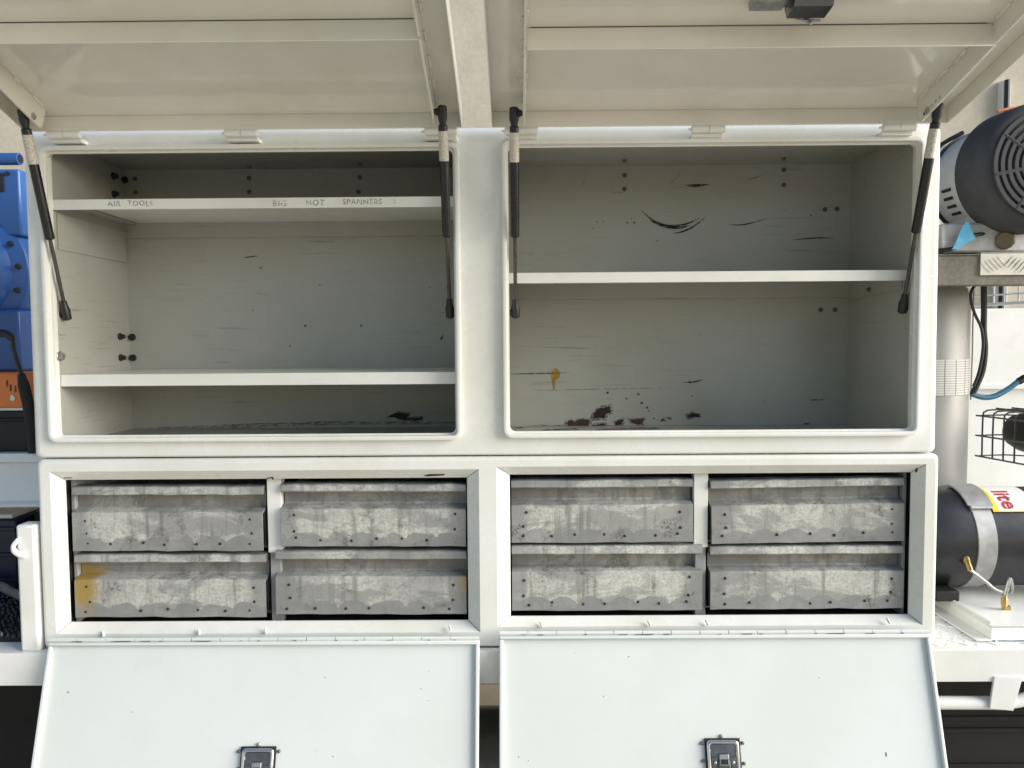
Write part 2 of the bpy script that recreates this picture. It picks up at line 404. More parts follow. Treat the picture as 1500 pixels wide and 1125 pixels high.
# bolts
def bolt_mesh(r, h, m, name="bolt", ring=True):
    mb = MB()
    if ring: mb.lathe((0,0,0), (0,0,h*.35), [(0, r*1.45), (.8, r*1.45), (1, r*1.3)], 14)
    mb.lathe((0,0,h*.2), (0,0,h), [(0, r), (.75, r), (1, r*.8)], 6 if ring else 10)
    o = mb.build(name, m); me = o.data; bpy.data.objects.remove(o); return me
B1 = bolt_mesh(.0042, .007, BOLT); B2 = bolt_mesh(.0062, .014, SCREW); B3 = bolt_mesh(.008, .012, STEEL)
def put(me, name, p, n, parent):
    o = link(name, me, parent); q = Vector(n).to_track_quat('Z', 'Y'); o.rotation_euler = q.to_euler()
    o.location = Vector(p)-Vector(parent.location); return o
for px in ((915,257),(915,277),(1148,249),(1148,271),(1208,307),(1226,306),(1202,454),(1223,454),(365,261),(365,281),(527,260),(525,281),(198,262),(199,282)):
    put(B1, "bolt", W(*px, BACK), (0,-1,0), cab)
for px in ((192,494),(193,524),(181,264)):
    put(B2, "bolt", W(*px, BACK)+Vector((.004, 0, 0)), (0,-1,0), cab)
def onx(px, py, X):
    d = ray(px, py); return CP+d*(X/d.x)
for px in ((175,493),(176,524),(165,258),(166,284)):
    p = onx(*px, XW0); put(B2, "bolt", p, (1,0,0), cab)
put(B3, "bolt", onx(86, 522, XW0), (1,0,0), cab)
put(B1, "bolt", onx(1274, 424, XW1-.004), (-1,0,0), cab)
for px in ((915,234),(1148,231),(365,243),(527,239)):   # ceiling bolts
    d = ray(*px); p = CP+d*((2.054-ZC)/d.z); put(B1, "bolt", p, (0,0,-1), cab)

# marks on the back panel
def mark(pts, m, name, Y=BACK-.0006, jag=0., parent=cab):
    v = []
    if jag:
        q = []
        for i, p in enumerate(pts):
            n_ = pts[(i+1) % len(pts)]
            for k in range(3):
                t = k/3; q.append((p[0]+(n_[0]-p[0])*t+random.uniform(-jag, jag)*(k > 0), p[1]+(n_[1]-p[1])*t+random.uniform(-jag, jag)*(k > 0)))
        pts = q
    P_ = [W(x, y, Y) for x, y in pts]
    bm = bmesh.new(); vv = [bm.verts.new(p) for p in P_]
    ed = [bm.edges.new((vv[i], vv[(i+1) % len(vv)])) for i in range(len(vv))]
    bmesh.ops.triangle_fill(bm, use_beauty=True, edges=ed)
    me = bpy.data.meshes.new(name); bm.to_mesh(me); bm.free(); me.materials.append(m)
    o = link(name, me, parent); o.location = -Vector(parent.location); return o
def arc(pts, w, m, name="scuff_mark"):               # tapering rub mark along a curve
    n = 18; c = []
    for i in range(n+1):
        t = i/n
        c.append(tuple((1-t)**2*pts[0][k]+2*t*(1-t)*pts[1][k]+t*t*pts[2][k] for k in (0, 1)))
    up = []; dn = []
    for i, (x, y) in enumerate(c):
        t = i/n; h = w*math.sin(math.pi*t)**.8*(.8+.3*random.random())+.12
        up.append((x, y-h/2)); dn.append((x, y+h/2))
    mark(up+dn[::-1], m, name)
arc([(938,306),(975,350),(1026,318)], 4.2, SCUFF); arc([(985,342),(1012,340),(1035,316)], 3.0, SCUFF); arc([(950,322),(985,340),(1010,330)], 5., SCUFF)
arc([(1068,328),(1085,334),(1128,318)], 1.8, SCUFF); arc([(1004,271),(1015,273),(1040,270)], 4., SCUFF)
arc([(1092,263),(1105,262),(1117,256)], 1.8, GREYSC); arc([(980,272),(990,262),(998,249)], 2., GREYSC); arc([(851,272),(857,265),(859,251)], 2., GREYSC)
arc([(1160,352),(1190,347),(1222,349)], 2., SCUFF); arc([(895,280),(905,283),(915,281)], 2., GREYSC)
arc([(356,378),(366,376),(378,375)], 1.6, SCUFF); arc([(376,430),(384,431),(392,430)], 1.2, GREYSC); arc([(650,490),(646,498),(645,496)], 5, SCUFF)
arc([(745,548),(790,547),(835,546)], 1.6, SCUFF); arc([(780,572),(880,570),(985,568)], 1.2, GREYSC); arc([(1000,560),(1015,561),(1030,556)], 2.4, SCUFF)
arc([(1185,586),(1198,586),(1207,585)], 2.2, SCUFF); arc([(1209,575),(1211,580),(1209,583)], 3.5, SCUFF)
for (x, y) in ((868,335),(874,325),(884,325),(919,326),(925,320),(929,326),(963,352),(1188,316),(1150,308),(447,477),(529,477),(425,507),(382,392),(370,455),(630,421),(918,584),(940,590),(935,577),(890,575),(950,602),(948,597),(958,613),(1014,580),(1290,494)):
    s_ = random.uniform(.8, 2.0); mark([(x-s_,y-s_*.6),(x+s_*.9,y-s_*.8),(x+s_,y+s_*.7),(x-s_*.7,y+s_)], SCUFF, "scuff_mark", jag=.4)
chips = [[(832,617),(838,615),(843,618),(848,614),(863,615),(863,625),(836,625),(830,620)], [(868,622),(886,621),(886,624),(866,625)],
         [(869,613),(870,605),(876,599),(887,596),(893,595),(895,604),(888,606),(886,613)], [(902,623),(901,618),(908,615),(914,614),(911,622)],
         [(922,614),(943,613),(941,620),(934,622),(925,619)], [(966,617),(971,613),(975,616)], [(976,612),(983,612),(981,614)],
         [(1006,608),(1014,605),(1022,606),(1026,611),(1010,612)], [(568,611),(584,604),(600,606),(596,612),(606,614),(592,616),(578,611)],
         [(602,613),(620,611),(616,615),(604,616)], [(1176,623),(1184,620),(1191,624),(1180,626)]]
for c in chips:
    mx = sum(p[0] for p in c)/len(c); my = sum(p[1] for p in c)/len(c)
    mark([(mx+(x-mx)*1.18+(1.5 if x > mx else -1.5), my+(y-my)*1.18+(1.5 if y > my else -1.5)) for x, y in c], HALO, "paint_chip_edge", Y=BACK-.0003, jag=1.2)
    mark(c, CHIPR if chips.index(c) in (0, 1, 4) else CHIP, "paint_chip", jag=.9)
mark([(748,624),(790,622),(840,624),(900,623),(960,624),(1010,626),(1010,629),(900,629),(800,629),(748,629)], RUSTD, "rust_stain", Y=BACK-.0004, jag=1.2)
mark([(200,627),(330,622),(470,617),(560,617),(668,618),(668,621),(470,623),(330,628)], GREYSC, "scuff_mark", Y=BACK-.0004, jag=.8)
mark([(808,543),(813,539),(820,544),(819,554),(813,560),(812,572),(810,572),(809,560),(807,551)], YELLOW, "yellow_stain", jag=.8)
arc([(811,570),(811,578),(811,585)], 1.2, GREYSC)
for (x0, y0, w) in ((790,630,60),(870,629,100),(748,627,20)):
    p = G(x0, y0, 1.3756); q = G(x0+w, y0-1, 1.3756)
    at_root(MB().add([(p.x,p.y-.01,1.3756),(q.x,p.y-.004,1.3756),(q.x-.01,min(p.y+.04,BACK-.004),1.3756),(p.x+.02,min(p.y+.02,BACK-.004),1.3756)], [(0,1,2,3)]).build("rust_stain", RUSTD, cab, recalc=False), cab)

# ------------------------------------------------------------------ upper doors
HY, HZ, DH = -.030, 2.053, .036                       # hinge axis; depth of the door pan
def hinge_mesh():
    mb = MB()
    mb.lathe((-.036,0,0), (.0,0,0), [(0,.005),(.06,.0078),(1,.0078)], 14); mb.lathe((.001,0,0), (.036,0,0), [(0,.0078),(.94,.0078),(1,.005)], 14)
    mb.lathe((-.042,0,0), (-.036,0,0), [(0,.0022),(1,.0026)], 8)
    o = mb.build("hinge", WHITE); me = o.data; bpy.data.objects.remove(o); return me
HINGE = hinge_mesh()
def upper_door(x0, x1, th, hinge_px, holes_end, latch_px=None):
    d = bpy.data.objects.new
    ex = .011
    mb = MB(); LEN = .70
    t = .0025
    mb.box(x0, x1, 0, LEN, -DH-t, -DH)                                           # skin
    mb.box(x0, x1, 0, t, -DH, 0).box(x0, x1, LEN-t, LEN, -DH, 0)                 # hinge edge, free edge
    mb.box(x0, x0+t, t, LEN-t, -DH, 0).box(x1-t, x1, t, LEN-t, -DH, 0)           # side lips
    o = mb.build("upper_door", UNDER, cab, bevel=.001)
    o.location = Vector((0, HY, HZ))-Vector(cab.location); o.rotation_euler = (math.pi-R(th), 0, 0)
    return o
def door_child(o, mb, name, m, bevel=.001): return mb.build(name, m, o, bevel=bevel)
def to_door(o, x, y, t):                              # pixel -> door coordinates at depth t
    th = math.pi-o.rotation_euler.x; n = Vector((0, -math.sin(th), -math.cos(th)))
    O_ = Vector((0, HY, HZ)); p = onplane(x, y, O_+n*t, n)-O_
    return Vector((p.x, p.dot(Vector((0, -math.cos(th), math.sin(th)))), t))
SEAM = .286
doors = []
for x0, x1, th, pl, pr in ((-1.045, -.113, 17.5, -.991, -.168), (-.050, .915, 13.0, .018, .841)):
    o = upper_door(x0, x1, th, None, None); doors.append(o)
    for xp in (pl, pr):
        # side plate with a rounded toe and a row of punched holes shown as dished rings
        pts = [(.028, -DH), (.028, .004), (.034, .013), (.050, .013), (SEAM-.003, .006), (SEAM-.003, -DH)]
        mb = MB(); n = len(pts)
        v = [(xp-.0025, s, t) for s, t in pts]+[(xp+.0025, s, t) for s, t in pts]
        mb.add(v, [tuple(range(n)), tuple(range(2*n-1, n-1, -1))]+[(i, i+n, (i+1) % n+n, (i+1) % n) for i in range(n)])
        pl_ = mb.build("side_plate", UNDER, o, bevel=.0008)
        pts = [(SEAM+.003, -DH), (SEAM+.003, .004), (.66, -.004), (.66, -DH)]; n = 4; mb = MB()
        v = [(xp-.0025, s, t) for s, t in pts]+[(xp+.0025, s, t) for s, t in pts]
        mb.add(v, [tuple(range(n)), tuple(range(2*n-1, n-1, -1))]+[(i, i+n, (i+1) % n+n, (i+1) % n) for i in range(n)])
        mb.build("side_plate", UNDER, o, bevel=.0008)
        # weld beads along the plate root
        wb = MB()
        out = -1 if xp == pl else 1
        for k in range(9):
            s = .045+k*.066+random.uniform(-.008, .008); L_ = random.uniform(.010, .022)
            wb.tube([(xp+out*.004, s-L_, -DH+.001), (xp+out*.0045, s, -DH+.0015), (xp+out*.004, s+L_, -DH+.001)], [.002, .0035, .0042, .0036, .0044, .0034, .0042, .003, .002], 7, 4)
            wb.tube([(xp-out*.004, s-L_+.02, -DH+.001), (xp-out*.0045, s+.02, -DH+.0015), (xp-out*.004, s+.02+L_, -DH+.001)], [.002, .0032, .0038, .003, .0040, .003, .0036, .003, .002], 7, 4)
        b_ = wb.build("weld_bead", UNDER, o); b_["kind"] = "stuff"
    # cross rib, standing off the skin by a hair so that the unwelded joint shows
    door_child(o, MB().prism([(SEAM-.0035, -DH+.0008), (SEAM, -DH+.0008), (SEAM-.002, .006), (SEAM-.0055, .006)], pl+.003, pr-.003), "cross_rib", UNDER)
    door_child(o, MB().box(pl+.01, pr-.012, SEAM+.0002, SEAM+.0010, -DH+.0001, -DH+.0009), "joint_gap", CHIP, 0)
# punched holes in the end plate of the right door
o = doors[1]
for k in range(5):
    p = Vector((.841-.0025, .050+k*.0145, .004-.0005*k))
    h = MB().lathe((p.x-.0006, p.y, p.z), (p.x+.0002, p.y, p.z), [(0, .0036), (1, .0042)], 12)
    h.build("punched_hole", CONC if k > 1 else SCREW, o)
for k, xs in enumerate(((95, 354, 646), (764, 1037, 1316))):
    for j, px in enumerate(xs):
        p = W(px, (203, 198, 193, 198, 193.5, 189)[k*3+j], HY)
        h = link("hinge", HINGE, doors[k])
        h.location = Vector((p.x, .001, .0085)); 
        q = MB().box(p.x-.030, p.x+.030, -.004, .0028, -.008, .0035).build("hinge_leaf", WHITE, doors[k], bevel=.001)
        at_root(MB().box(p.x-.033, p.x+.033, HY+.004, .001, HZ-.022, HZ-.0140).build("hinge_base", WHITE, cab, bevel=.001), cab)
# latch of the right upper door (back of a folding paddle lock)
o = doors[1]
p = to_door(o, 1160, 8, -DH)
mb = MB(); mb.box(p.x-.050, p.x+.050, p.y-.0, p.y+.105, -DH, -DH+.004)
mb.mi = 1; mb.prism([(p.y-.004, -DH+.003), (p.y+.002, -DH+.026), (p.y+.04, -DH+.030), (p.y+.06, -DH+.003)], p.x-.012, p.x+.052)
mb.mi = 0; mb.tube([(p.x-.010, p.y-.002, -DH+.004), (p.x+.01, p.y-.008, -DH+.020), (p.x+.048, p.y-.004, -DH+.026)], .0022, 8)
mb.tube([(p.x+.022, p.y-.006, -DH+.008), (p.x+.026, p.y-.010, -DH+.02), (p.x+.034, p.y-.005, -DH+.03)], .004, 8)
mb.box(p.x-.075, p.x-.02, p.y+.004, p.y+.03, -DH+.001, -DH+.013)
mb.lathe((p.x+.034, p.y-.010, -DH+.022), (p.x+.034, p.y+.004, -DH+.022), [(0, .004), (.1, .006), (1, .006)], 10)
mb.build("latch", [STEEL, DCHROME], o, bevel=.0008)

# ------------------------------------------------------------------ gas struts
def strut(a, b, side, frac=(.075, .21, .60), flip=1):
    """a: lower ball on the wall, b: upper ball on the door plate; tube at the top, rod below"""
    a = Vector(a); b = Vector(b); d = b-a; 
    P_ = lambda t: a+d*t
    r = .0098
    o = at_root(MB().lathe(P_(.40), P_(.945), [(0, r*.75), (.012, r), (.99, r), (1, r*.8)], 20).build("gas_strut", BLACKM, cab), cab)
    MB().cyl(P_(.06), P_(.41), .0042, n=12).build("rod", ROD, o)
    MB().lathe(P_(.775), P_(.915), [(0, r*1.035), (1, r*1.035)], 20).build("paper_band", BAND, o)
    for t0, t1, sg in ((-.030, .075, 1), (1.035, .925, -1)):
        q = MB(); q.lathe(P_(t0), P_(t1), [(0, .0055), (.06, .0095), (.55, .0098), (.75, .0072), (1, .0066)], 14)
        c = P_((t0*.72+t1*.28)); q.lathe(c, c+Vector((side*sg*.017, 0, 0)), [(0, .005), (.45, .005), (.5, .0075), (.8, .0075), (.85, .0055), (1, .0055)], 12)
        q.build("end_fitting", BLACKP, o)
    return o
m_, nt, b_ = mat("strut_label")
v = coords(nt, (1, 1, 1)); n1 = noise(nt, v, 420, 3, .7); n2 = noise(nt, coords(nt, (500, 500, 40)), 1, 2)
L(nt, mix(nt, ramp(nt, n1, .5, .6), (.58, .55, .48), (.30, .27, .23)), b_.inputs['Base Color']); b_.inputs['Roughness'].default_value = .5
BAND = m_
def door_pt(o, x, s, t):
    th = math.pi-o.rotation_euler.x
    return Vector((x, HY-s*math.cos(th)-t*math.sin(th), HZ+s*math.sin(th)-t*math.cos(th)))
def zat(px, py, X, Y):                                 # height of a pixel seen at depth Y
    return W(px, py, Y).z
for o, X, lo, up, side in ((doors[0], -1.009, (95,461), .062, -1), (doors[0], -.149, (661,458), .062, 1), (doors[1], -.0025, (754,458), .062, -1), (doors[1], .859, (1320,451), .062, 1)):
    Yl = .034; zl = W(*lo, Yl).z
    a = Vector((X, Yl, zl)); b = door_pt(o, X, up, .004)
    strut(a, b, side)
    # ball stud through the door plate with its nut on the inner face
    pl = -side
    st = MB().cyl((X, up, .004), (X-side*.022, up, .004), .0035, n=10)
    st.lathe((X-side*.0185, up, .004), (X-side*.0235, up, .004), [(0, .0078), (.8, .0078), (1, .006)], 6)
    st.build("stud", STEEL, o)

# ------------------------------------------------------------------ lower drawer cabinet
LX0, LX1, LZ0, LZ1 = -1.070, .931, .916, 1.3455
low = empty("drawer_cabinet", (0, .18, LZ0), "white steel drawer cabinet with eight galvanised drawers below the open shelves", "cabinet")
FR = [((-1.040, -.086, .950, 1.318), (-1.022, -.114, .968, 1.295)), ((-.047, .901, .962, 1.323), (-.018, .882, .9765, 1.301))]
shell("shell", LX0, LX1, LZ0, LZ1, [[(a[0], a[2]), (a[1], a[2]), (a[1], a[3]), (a[0], a[3])] for a, b in FR], .010, .009, .004, .375, low, WHITE)
for a, b in FR:
    A = [(a[0],0,a[2]),(a[1],0,a[2]),(a[1],0,a[3]),(a[0],0,a[3])]; B = [(b[0],.026,b[2]),(b[1],.026,b[2]),(b[1],.026,b[3]),(b[0],.026,b[3])]
    g = .0007
    for i in range(4):                                 # four mitred bars; a hairline stays open at the corners
        j = (i+1) % 4
        e = (Vector(A[j])-Vector(A[i])).normalized()*g
        q = [Vector(A[i])+e, Vector(A[j])-e, Vector(B[j])-e, Vector(B[i])+e]
        n_ = (q[1]-q[0]).cross(q[3]-q[0]).normalized()
        if n_.y > 0: n_ = -n_
        r_ = [p-n_*.003 for p in q]
        r2 = [Vector(B[i])+e+Vector((0,.003,0)), Vector(B[j])-e+Vector((0,.003,0))]
        mb = MB().add(q+r_, [(0,1,2,3),(7,6,5,4),(0,4,5,1),(1,5,6,2),(2,6,7,3),(3,7,4,0)])
        mb.add([q[3], q[2], r2[1], r2[0]], [(0,1,2,3)])
        at_root(mb.build("frame_bar", WHITE, low), low)
    at_root(MB().inbox(b[0]-.006, b[1]+.006, .0292, .36, b[2]-.012, b[3]+.012).build("drawer_bay", VOID, low, recalc=False), low)  # black liner paints in the shade round the drawers
GREYP = simple("grey_painted_steel", (.30, .305, .30), .5, var=.12)
for (x0, x1, zt, zb) in ((-.5725, -.5405, 1.296, .955), (.4005, .4325, 1.303, .962)):
    zm = (zt+zb)/2-.005
    p = at_root(MB().box(x0, x1, .046, .075, zm, zt+.006).build("divider_post", WHITE, low, bevel=.001), low)
    MB().box(x0+.004, x1-.004, .047, .075, zb, zm).build("divider_post_foot", GREYP, p, bevel=.001)
for x0, x1, z0, z1 in ((-1.0225, -1.014, .96, 1.30), (.8835, .876, .967, 1.308)):
    at_root(MB().box(min(x0,x1), max(x0,x1), .048, .30, z0, z1).build("runner_panel", GREYP, low, bevel=.001), low)

def rivet_mesh():
    o = MB().lathe((0,0,0), (0,-.0022,0), [(0,.0034),(.5,.0032),(1,.0018)], 10).build("rivet", SCREW); me = o.data; bpy.data.objects.remove(o); return me
RIV = rivet_mesh()
def drawer(x0, x1, z0, z1, Y, tilt, m, mg, seed):
    w = x1-x0; h = z1-z0; rnd = random.Random(seed)
    o = bpy.data.objects.new("drawer", None)
    p1, p2, p3 = h*.605, h*.665, h*.865
    mb = MB()
    # folded front: panel, ledge, groove, rolled top lip; slight bow so the edge is not ruled
    prof = [(.006, .0), (.0, .001), (0, p1-.002), (.002, p1), (.028, p2-.002), (.030, p2), (.030, p3), (.003, p3+.001), (.002, p3+.003), (.004, h-.002), (.008, h), (.036, h), (.036, h-.003), (.0335, p2-.005), (.0045, p1-.005), (.0045, .004), (.006, 0.0)]
    n = 13; loops = []
    for i in range(n):
        x = w*i/(n-1); k = rnd.uniform(-.0014, .0014); kz = rnd.uniform(-.0010, .0010)
        loops.append([(x, y+k*(1 if y < .01 else .3), z+kz) for y, z in prof[:-1]])
    mb.sweep(loops)
    mb.add(loops[0], [tuple(range(len(loops[0])))]); mb.add(loops[-1], [tuple(range(len(loops[0])-1, -1, -1))])
    me_o = mb.build("drawer", m, low, smooth=25)
    me_o.location = Vector((x0, Y, z0))-Vector(low.location); me_o.rotation_euler = (0, R(tilt), 0)
    body = MB()
    body.box(.004, w-.004, .030, .29, .003, .005).box(.004, .0055, .030, .29, .005, h-.012).box(w-.0055, w-.004, .030, .29, .005, h-.012).box(.0055, w-.0055, .288, .29, .005, h-.012)
    body.build("drawer_tray", GALV, me_o)
    for k in range(7):
        if rnd.random() < .1: continue
        x = .032+(w-.064)*k/6+rnd.uniform(-.009, .009); z = .017+rnd.uniform(-.004, .004)
        r_ = link("rivet", RIV, me_o); r_.location = (x, .0003, z)
    for x in (.030, w-.028):
        for z in (p1*.42, p1*.82):
            r_ = link("rivet", RIV, me_o); r_.location = (x+rnd.uniform(-.004, .004), .0003, z+rnd.uniform(-.004, .004))
    return me_o
GS3 = galv("galvanised_yellow_stain", stain=[(.022, .066, .072, .8), (.425, .128, .030, .5)]); GS4 = galv("galvanised_yellow_edge", stain=[(.434, .062, .048, .7)])
drs = [(-1.013, -.580, 1.130, 1.278, .031, .30, GALV), (-.5375, -.1185, 1.138, 1.281, .033, .35, GALV), (-1.0125, -.577, .9765, 1.1215, .031, .2, GS3), (-.5525, -.1185, .982, 1.1275, .028, .25, GS4),
       (-.0145, .3965, 1.142, 1.286, .034, -.1, GALV), (.4395, .8745, 1.136, 1.281, .036, -.85, GALV), (-.0145, .4180, .9855, 1.135, .032, .0, GALV), (.4365, .8745, .9865, 1.131, .033, -.1, GALV)]
for i, a in enumerate(drs): drawer(*a[:6], a[6], GALVD, 30+i)
# support rails the drawers rest on
for (b, zs) in ((FR[0][1], (1.1265, .9715)), (FR[1][1], (1.1335, .979))):
    for z in zs:
        at_root(MB().box(b[0], b[1], .07, .30, z, z+.004).build("drawer_rail", GREYP, low), low)

# lower doors, hanging open below their hinges
ALPHA = 18
def lower_door(x0, x1, hz, lpx, lpy):
    Ln = .385; t = .0025; lip = .010; lw = .0085
    HYl = -.022
    mb = MB(); mb.box(x0, x1, -Ln, 0, -t, 0)
    o = mb.build("lower_door", WHITE2, low, bevel=.0008)
    o.location = Vector((0, HYl, hz))-Vector(low.location); o.rotation_euler = (R(90-ALPHA), 0, 0)
    # folded rim: four strips, mitred look from slightly different heights
    for q in ((x0, x1, -lw, 0), (x0, x1, -Ln, -Ln+lw)):
        MB().box(q[0], q[1], q[2], q[3], 0, lip).build("rim", WHITE2, o, bevel=.0022)
    for q in ((x0, x0+lw), (x1-lw, x1)):
        MB().box(q[0], q[1], -Ln+lw, -lw, 0, lip-.0008).build("rim", WHITE2, o, bevel=.0022)
    # piano hinge knuckles along the top
    nk = 15; seg = (x1-x0)/nk
    kn = None
    for k in range(nk):
        c0 = x0+seg*k+.0008; c1 = x0+seg*(k+1)-.0008
        MB().cyl((c0, .0045, lip-.004), (c1, .0045, lip-.004), .0048+random.uniform(-.0004, .0004), n=10).build("hinge_knuckle", WHITE2, o)
    # latch
    n = Vector((0, -math.cos(R(ALPHA)), math.sin(R(ALPHA)))); O_ = Vector((0, HYl, hz)); dn = Vector((0, -math.sin(R(ALPHA)), -math.cos(R(ALPHA))))
    p = onplane(lpx, lpy, O_, n)-O_; X = p.x; s = -p.dot(dn)
    w = .0375; hh = .118
    la = MB(); la.box(X-w, X+w, s-hh, s, .0002, .005)
    lo_ = la.build("latch", RUBBER, o, bevel=.001)
    fr = MB(); prof = [(.0, .005), (.001, .009), (.004, .0105), (.007, .009), (.0085, .003)]
    fr.sweep([[(x, y, z) for x, y in rrect(X-w+.003+i_, X+w-.003-i_, s-hh+.003+i_, s-.003-i_, .008-.5*i_, 4)] for i_, z in prof])
    fr.build("latch_rim", CHROME, lo_, smooth=60)
    inn = MB().box(X-w+.011, X+w-.011, s-hh+.011, s-.011, .0042, .0055); inn.mi = 1
    inn.box(X-.010, X+.010, s-.052, s-.030, .005, .0125); inn.mi = 0
    inn.box(X-.0125, X+.0125, s-hh+.012, s-.044, .005, .0105).box(X-w+.0115, X-.015, s-hh+.012, s-.036, .0052, .0078).box(X+.015, X+w-.0115, s-hh+.012, s-.036, .0052, .0078)
    inn.build("latch_paddle", [DCHROME, STEEL], lo_, bevel=.001)
    MB().box(X-.0075, X+.0075, s-.0495, s-.0395, .0126, .0133).build("latch_slot", VOID, lo_)
    for dx, dy in ((-w-.006, -.010), (w+.006, -.010), (-w-.005, -.045), (w+.006, -.050), (-.001, .004), (-.019, -.047), (.019, -.047)):
        inside = abs(dx) < w
        MB().lathe((X+dx, s+dy, .0078 if inside and dy < 0 else .0), (X+dx, s+dy, .0105 if inside and dy < 0 else .005), [(0, .0036), (.6, .0036), (1, .002)], 10).build("latch_screw", STEEL if inside else BOLT, lo_)
    return o
lds = [lower_door(-1.040, -.087, .9405, 380, 1093), lower_door(-.043, .902, .951, 1057, 1081)]
def on_door(o, x, y, t): 
    n = Vector((0, -math.cos(R(ALPHA)), math.sin(R(ALPHA)))); O_ = o.location+Vector(low.location)
    p = onplane(x, y, O_, n)-O_; dn = Vector((0, -math.sin(R(ALPHA)), -math.cos(R(ALPHA)))); return Vector((p.x, -p.dot(dn), t))
for k, pts in enumerate((((100,1014),(476,992),(628,983),(617,1009),(627,1026),(488,1108),(193,1043)), ((884,1020),(774,1114),(921,962),(1200,993),(1298,1105),(760,1109)))):
    for x, y in pts:
        p = on_door(lds[k], x, y, .0004); a = random.uniform(.0008, .0016); e = random.uniform(.001, .005) if random.random() < .4 else .001
        MB().add([(p.x-a, p.y-e, p.z), (p.x+a, p.y-e*.6, p.z), (p.x+a*.7, p.y+e, p.z), (p.x-a*.8, p.y+e*.8, p.z)], [(0,1,2,3)]).build("paint_chip", SCREW, lds[k], recalc=False)
# rubbed spots on the frame bars
for pts in ([(620,697),(628,694.5),(652,694.5),(650,696.5),(626,698)], [(390,700),(400,698.5),(401,702),(399,703),(398,700.5),(391,701.5)], [(93,699.5),(105,699.5),(106,700.6),(94,701)], [(1340,689),(1344,684),(1344,690),(1341,693)]):
    P_ = [W(x, y, .018) for x, y in pts]
    o_ = mark(pts, CHIP, "paint_chip", Y=.012, parent=low)

# ------------------------------------------------------------------ truck tray
DZ = .9135
tray = empty("truck_tray", (0, .9, .55), "white painted steel truck tray carrying the cabinets", "truck tray")
TX0, TX1 = -2.4, 2.6
def chan(prof, x0, x1, name, m, bevel=.004): return at_root(MB().prism(prof, x0, x1).build(name, m, tray, bevel=bevel, seg=3), tray)
chan([(-.016, .838), (-.016, DZ-.001), (.045, DZ-.001), (.045, DZ-.006), (-.010, DZ-.006), (-.010, .844), (.02, .844), (.02, .838)], TX0, TX1, "side_rail", TRAY)
at_root(MB().box(TX0, TX1, .0455, 1.75, DZ-.006, DZ-.001).build("deck", TRAY, tray), tray)
# tread bars of the deck plate beside the cabinet
td = MB(); rr = random.Random(3)
for i in range(26):
    for j in range(20):
        for q in (0, 1):
            x = .93+i*.034+q*.017; y = .01+j*.034+q*.017
            a = R(45 if (q+i+j) % 2 else -45); c, s = math.cos(a)*.011, math.sin(a)*.011; u, v_ = -s*.22, c*.22
            if y < -.02: continue
            b0 = [(x-c-u*.3, y-s-v_*.3), (x+u, y+v_), (x+c+u*.3, y+s+v_*.3), (x-u, y-v_)]
            td.add([(px, py, DZ-.0012) for px, py in b0]+[(x-c*.6, y-s*.6, DZ+.0012), (x+c*.6, y+s*.6, DZ+.0012)], [(0,3,4), (3,2,5,4), (2,1,5), (1,0,4,5)])
t_ = at_root(td.build("tread_pattern", TRAY, tray, recalc=False), tray); t_["kind"] = "stuff"
# rope rail with its flat bracket
a = W(1330, 1031, 0.0); b = W(1462, 1029, 0.0)
at_root(MB().tube([(a.x-.9, 0.0, b.z), (b.x-.12, 0.0, b.z), (b.x+.02, 0.0, b.z), (b.x+.10, 0.0, b.z+.022), (b.x+.16, 0.0, b.z+.050), (b.x+.8, 0.0, b.z+.052)], .0145, 16, 4).build("rope_rail", TRAY, tray), tray)
q = [W(*p, -.019) for p in ((1456,994),(1498,993),(1484,1041),(1449,1038))]
at_root(MB().extrude([(p.x, p.z+(.004 if i < 2 else 0)) for i, p in enumerate(q)], -.0205, -.0145).build("rail_bracket", TRAY, tray, bevel=.0012), tray)
# under the deck: cross bearers, chassis beam
for x in (-1.7, -.9, 1.5):
    at_root(MB().box(x, x+.06, .06, 1.7, .80, DZ-.0065).build("cross_bearer", RUBBER, tray), tray)
at_root(MB().box(TX0, TX1, .10, .16, .815, DZ-.0065).build("cross_bearer", RUBBER, tray), tray)
for y in (.55, 1.15):
    at_root(MB().box(TX0, TX1, y, y+.08, .58, .7995).build("chassis_beam", RUBBER, tray), tray)
# stake post at the left with its lashing hook
p0 = G(42, 966, DZ)
py_ = .016
xl, xr = W(27, 860, py_-.02).x, W(56, 860, py_-.02).x
zt = W(40, 766, py_).z
post = at_root(MB().box(xl, xr-.002, py_-.022, py_+.022, DZ-.002, zt).build("stake_post", TRAY, tray, bevel=.006, seg=3), tray)
hk = W(26, 805, py_-.02)
MB().tube([(hk.x+.020, py_-.024, hk.z-.012), (hk.x+.004, py_-.032, hk.z-.004), (hk.x-.003, py_-.030, hk.z+.010), (hk.x+.006, py_-.026, hk.z+.024)], [.006, .008, .008, .007, .006, .006, .006, .005], 10).build("lashing_hook", TRAY, post)

TYRE = simple("tyre_rubber", (.008, .008, .008), .85)
TANKG = simple("grey_tank_paint", (.075, .078, .078), .35, var=.2, scale=14)
